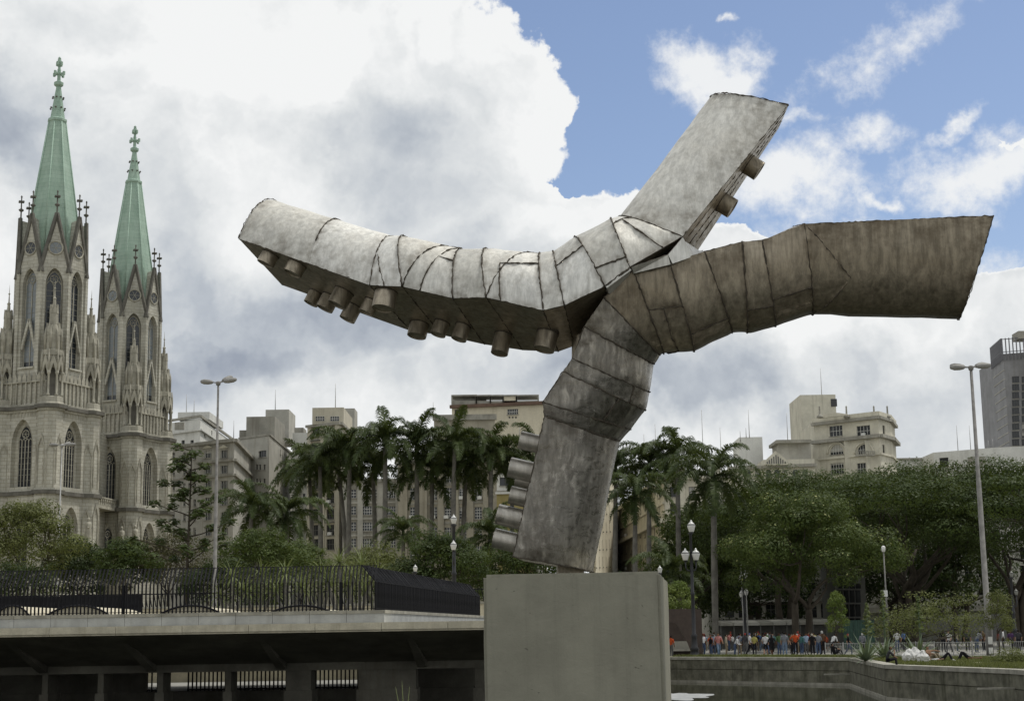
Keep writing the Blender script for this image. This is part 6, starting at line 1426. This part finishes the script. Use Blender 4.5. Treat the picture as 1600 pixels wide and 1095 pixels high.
front = [(45, 120, 'stand', 'orange red', 'grey trousers', 'person in orange red shirt nearest the pedestal by the bench', 2.6, 'dark'), (96, 131, 'stand', 'white', 'dark shorts', 'person in white tank top and blue cap under the kiosk wall', .4, 'blue cap'),
         (312, 128, 'stand', 'white', 'jeans', 'person in white top just right of the ornate lamp', .5, 'dark'), (398, 133, 'stand', 'pale blue', 'jeans', 'person in pale blue shirt behind the pink shirted person', 2.8, 'dark'),
         (440, 118, 'walk', 'pink', 'light jeans', 'person in pink shirt and light jeans walking in front of the crowd', .2, 'dark'), (505, 122, 'stand', 'beige', 'khaki trousers', 'person in beige jacket right of the pink shirted person', 1.6, 'dark'),
         (575, 121, 'lean', 'white', 'jeans', 'person in white shirt bending forwards in the crowd', 1.2, 'blue cap'), (615, 124, 'stand', 'grey', 'khaki trousers', 'person in grey shirt and khaki trousers left of the yellow shirt', 2.9, 'dark'),
         (664, 123, 'stand', 'dark grey', 'grey trousers', 'person in dark grey top and red cap in the crowd', 2.4, 'red cap'), (702, 121, 'walk', 'white', 'dark trousers', 'person in white shirt and dark trousers beside the yellow shirt', 1.8, 'blue cap'),
         (740, 123, 'stand', 'yellow', 'dark trousers', 'person in yellow shirt in the crowd', 2.7, 'dark'), (832, 120, 'walk', 'white', 'dark shorts', 'person in white shirt and dark shorts walking across the gap', 2.9, 'dark'),
         (884, 117, 'walk', 'black', 'dark shorts', 'person in black vest and shorts walking behind the grey shirted man', 3.3, 'dark'), (946, 120, 'stand', 'green', 'jeans', 'person in green shirt half behind the grey shirted man', .5, 'dark'),
         (992, 116, 'stand', 'grey', 'light jeans', 'person in grey shirt and light jeans standing alone at the front', 2.9, 'dark'), (1082, 119, 'akimbo', 'orange red', 'dark trousers', 'person in bright orange red shirt with arms crossed, middle of crowd', .1, 'dark'),
         (1050, 124, 'stand', 'brown', 'dark trousers', 'person in brown shirt left of the bright orange red shirt', .8, 'dark'), (1134, 120, 'stand', 'teal', 'jeans', 'person in teal shirt right of the bright orange red shirt', 2.2, 'dark'), (1172, 122, 'stand', 'pale blue', 'grey trousers', 'person in pale blue shirt right of the teal shirt', .3, 'dark'),
         (1222, 119, 'stand', 'black', 'dark trousers', 'person in black with pale hair near the right end of the crowd', 3.0, 'pale'), (1272, 119, 'stand', 'grey', 'jeans', 'person in grey shirt and jeans right of the person in black', 3.1, 'dark'),
         (1308, 123, 'stand', 'brown', 'dark trousers', 'person in brown top and white cap at the right end of the crowd', 3.3, 'white cap'), (1388, 121, 'lean', 'white', 'dark trousers', 'person in white shirt leaning over the low fence', 2.2, 'dark'),
         (1522, 114, 'walk', 'black', 'jeans', 'person in black shirt, jeans and red cap left of the agaves', 1.5, 'red cap'), (1642, 118, 'stand', 'grey', 'dark trousers', 'person in grey shirt and white cap behind the left agave', 2.6, 'white cap')]
for zx, Y, kd, a, b_, lab, rz, hr in front: person(Z7(zx), Y, kd, a, b_, lab, rz, hr, h=random.uniform(.94, 1.05))
person(Z7(1402), 113.6, 'ground', 'black', 'dark trousers', 'person in black crouching on the kerb by the low fence', 2.0, z=.1)
back = list(SH); WHERE = [(295, 420, 'between the ornate lamp and the palm trunk'), (430, 640, 'behind the pink shirted walker'), (650, 790, 'behind the yellow shirted person'), (800, 940, 'in the back gap of the crowd'), (950, 1120, 'behind the orange red shirted person'), (1130, 1340, 'in the back rows at the right end of the crowd')]
for lo, hi, wh in WHERE:
    cols = random.sample(back, 9)
    for k, c in enumerate(cols):
        person(Z7(lo + (hi - lo) * random.random() ** .8), random.uniform(124, 158), random.choice(('stand', 'stand', 'walk', 'akimbo')), c, random.choice(list(TR)), 'person in %s top %s' % (c, wh), random.uniform(0, 6.3), random.choice(('dark', 'dark', 'dark', 'white cap', 'red cap')), h=random.uniform(.84, 1.07), group='people in the crowd under the trees')
for px, Y, kd, c, tr_, lab in ((1402, 126, 'stand', 'white', 'jeans', 'person in white shirt just left of the middle agave'), (1412, 130, 'stand', 'blue', 'dark trousers', 'person in blue shirt behind the middle agave'), (1474, 124, 'stand', 'black', 'dark trousers', 'person in black under the feathery low tree'), (1483, 122, 'walk', 'white', 'dark trousers', 'person in white shirt walking under the feathery low tree'),
                               (1496, 126, 'stand', 'beige', 'jeans', 'person in beige shirt right of the walker under the low tree'), (1512, 125, 'stand', 'dark grey', 'dark trousers', 'person in dark grey left of the bent person'), (1526, 119, 'lean', 'grey', 'jeans', 'person in grey bending over the low fence left of the mast'), (1537, 125, 'stand', 'brown', 'dark trousers', 'person in brown just left of the lamp mast'),
                               (1568, 121, 'stand', 'white', 'dark trousers', 'person in white shirt just right of the lamp mast'), (1580, 124, 'stand', 'purple', 'dark trousers', 'person in purple at the foot of the dim old lamp'), (1592, 123, 'stand', 'dark grey', 'dark trousers', 'person in dark grey at the right picture edge'), (1560, 130, 'stand', 'red', 'dark trousers', 'person in red in the shade right of the mast')):
    person(px, Y, kd, c, tr_, lab, random.uniform(0, 6.3) if kd != 'lean' else 2.0, h=random.uniform(.94, 1.04))
pm = P(1380, 1036, 82.2)
person(0, 83.0, 'sit', 'dark grey', 'dark trousers', 'person in dark clothes sitting on the pool wall with a hand to the face', 1.35, skin=1, h=1.0, z=.22, x=PX(1380, 83, 1020) + .15)
person(1452, 89, 'ground', 'white', 'khaki trousers', 'bare chested person sitting on the lawn with an arm stretched out', .7, skin=1, z=.1, bare=True)
person(1470, 88, 'lie', 'white', 'dark trousers', 'person lying on the lawn with dark trousers and raised knees', 1.2, skin=2, z=.08)
person(1513, 90, 'lie', 'brown', 'dark trousers', 'person in brown lying on the lawn near the lamp mast', -1.6, skin=0, z=.08)
# white plastic bags on the lawn
for px, Y, s_, lab in ((1420, 88, .38, 'white plastic bag on the lawn, left of the two large ones'), (1430, 88.5, .42, 'white plastic bag on the lawn, right of the two large ones'), (1442, 87, .34, 'tall white plastic bag beside the bare chested person')):
    bm = bmesh.new(); bmesh.ops.create_icosphere(bm, subdivisions=3, radius=1)
    for v_ in bm.verts:
        n_ = mnoise.noise(v_.co * 2.2 + Vector((px, 0, 0))) * .28 + mnoise.noise(v_.co * 5 + Vector((px, 0, 0))) * .10; v_.co *= 1 + n_; v_.co.z = max(v_.co.z, -.7); v_.co.z *= 1.05 if v_.co.z < .3 else 1.25
        if v_.co.z > .6: v_.co.x *= .7; v_.co.y *= .7
    me = bpy.data.meshes.new('plastic_bag'); bm.to_mesh(me); bm.free(); me.materials.append(cloth('white plastic', (.7, .7, .68)))
    o = place('plastic_bag', me, None, (PX(px, Y, 1020), Y, .08 + s_ * .7)); o.scale = (s_, s_, s_); tag(o, lab, 'plastic bag')
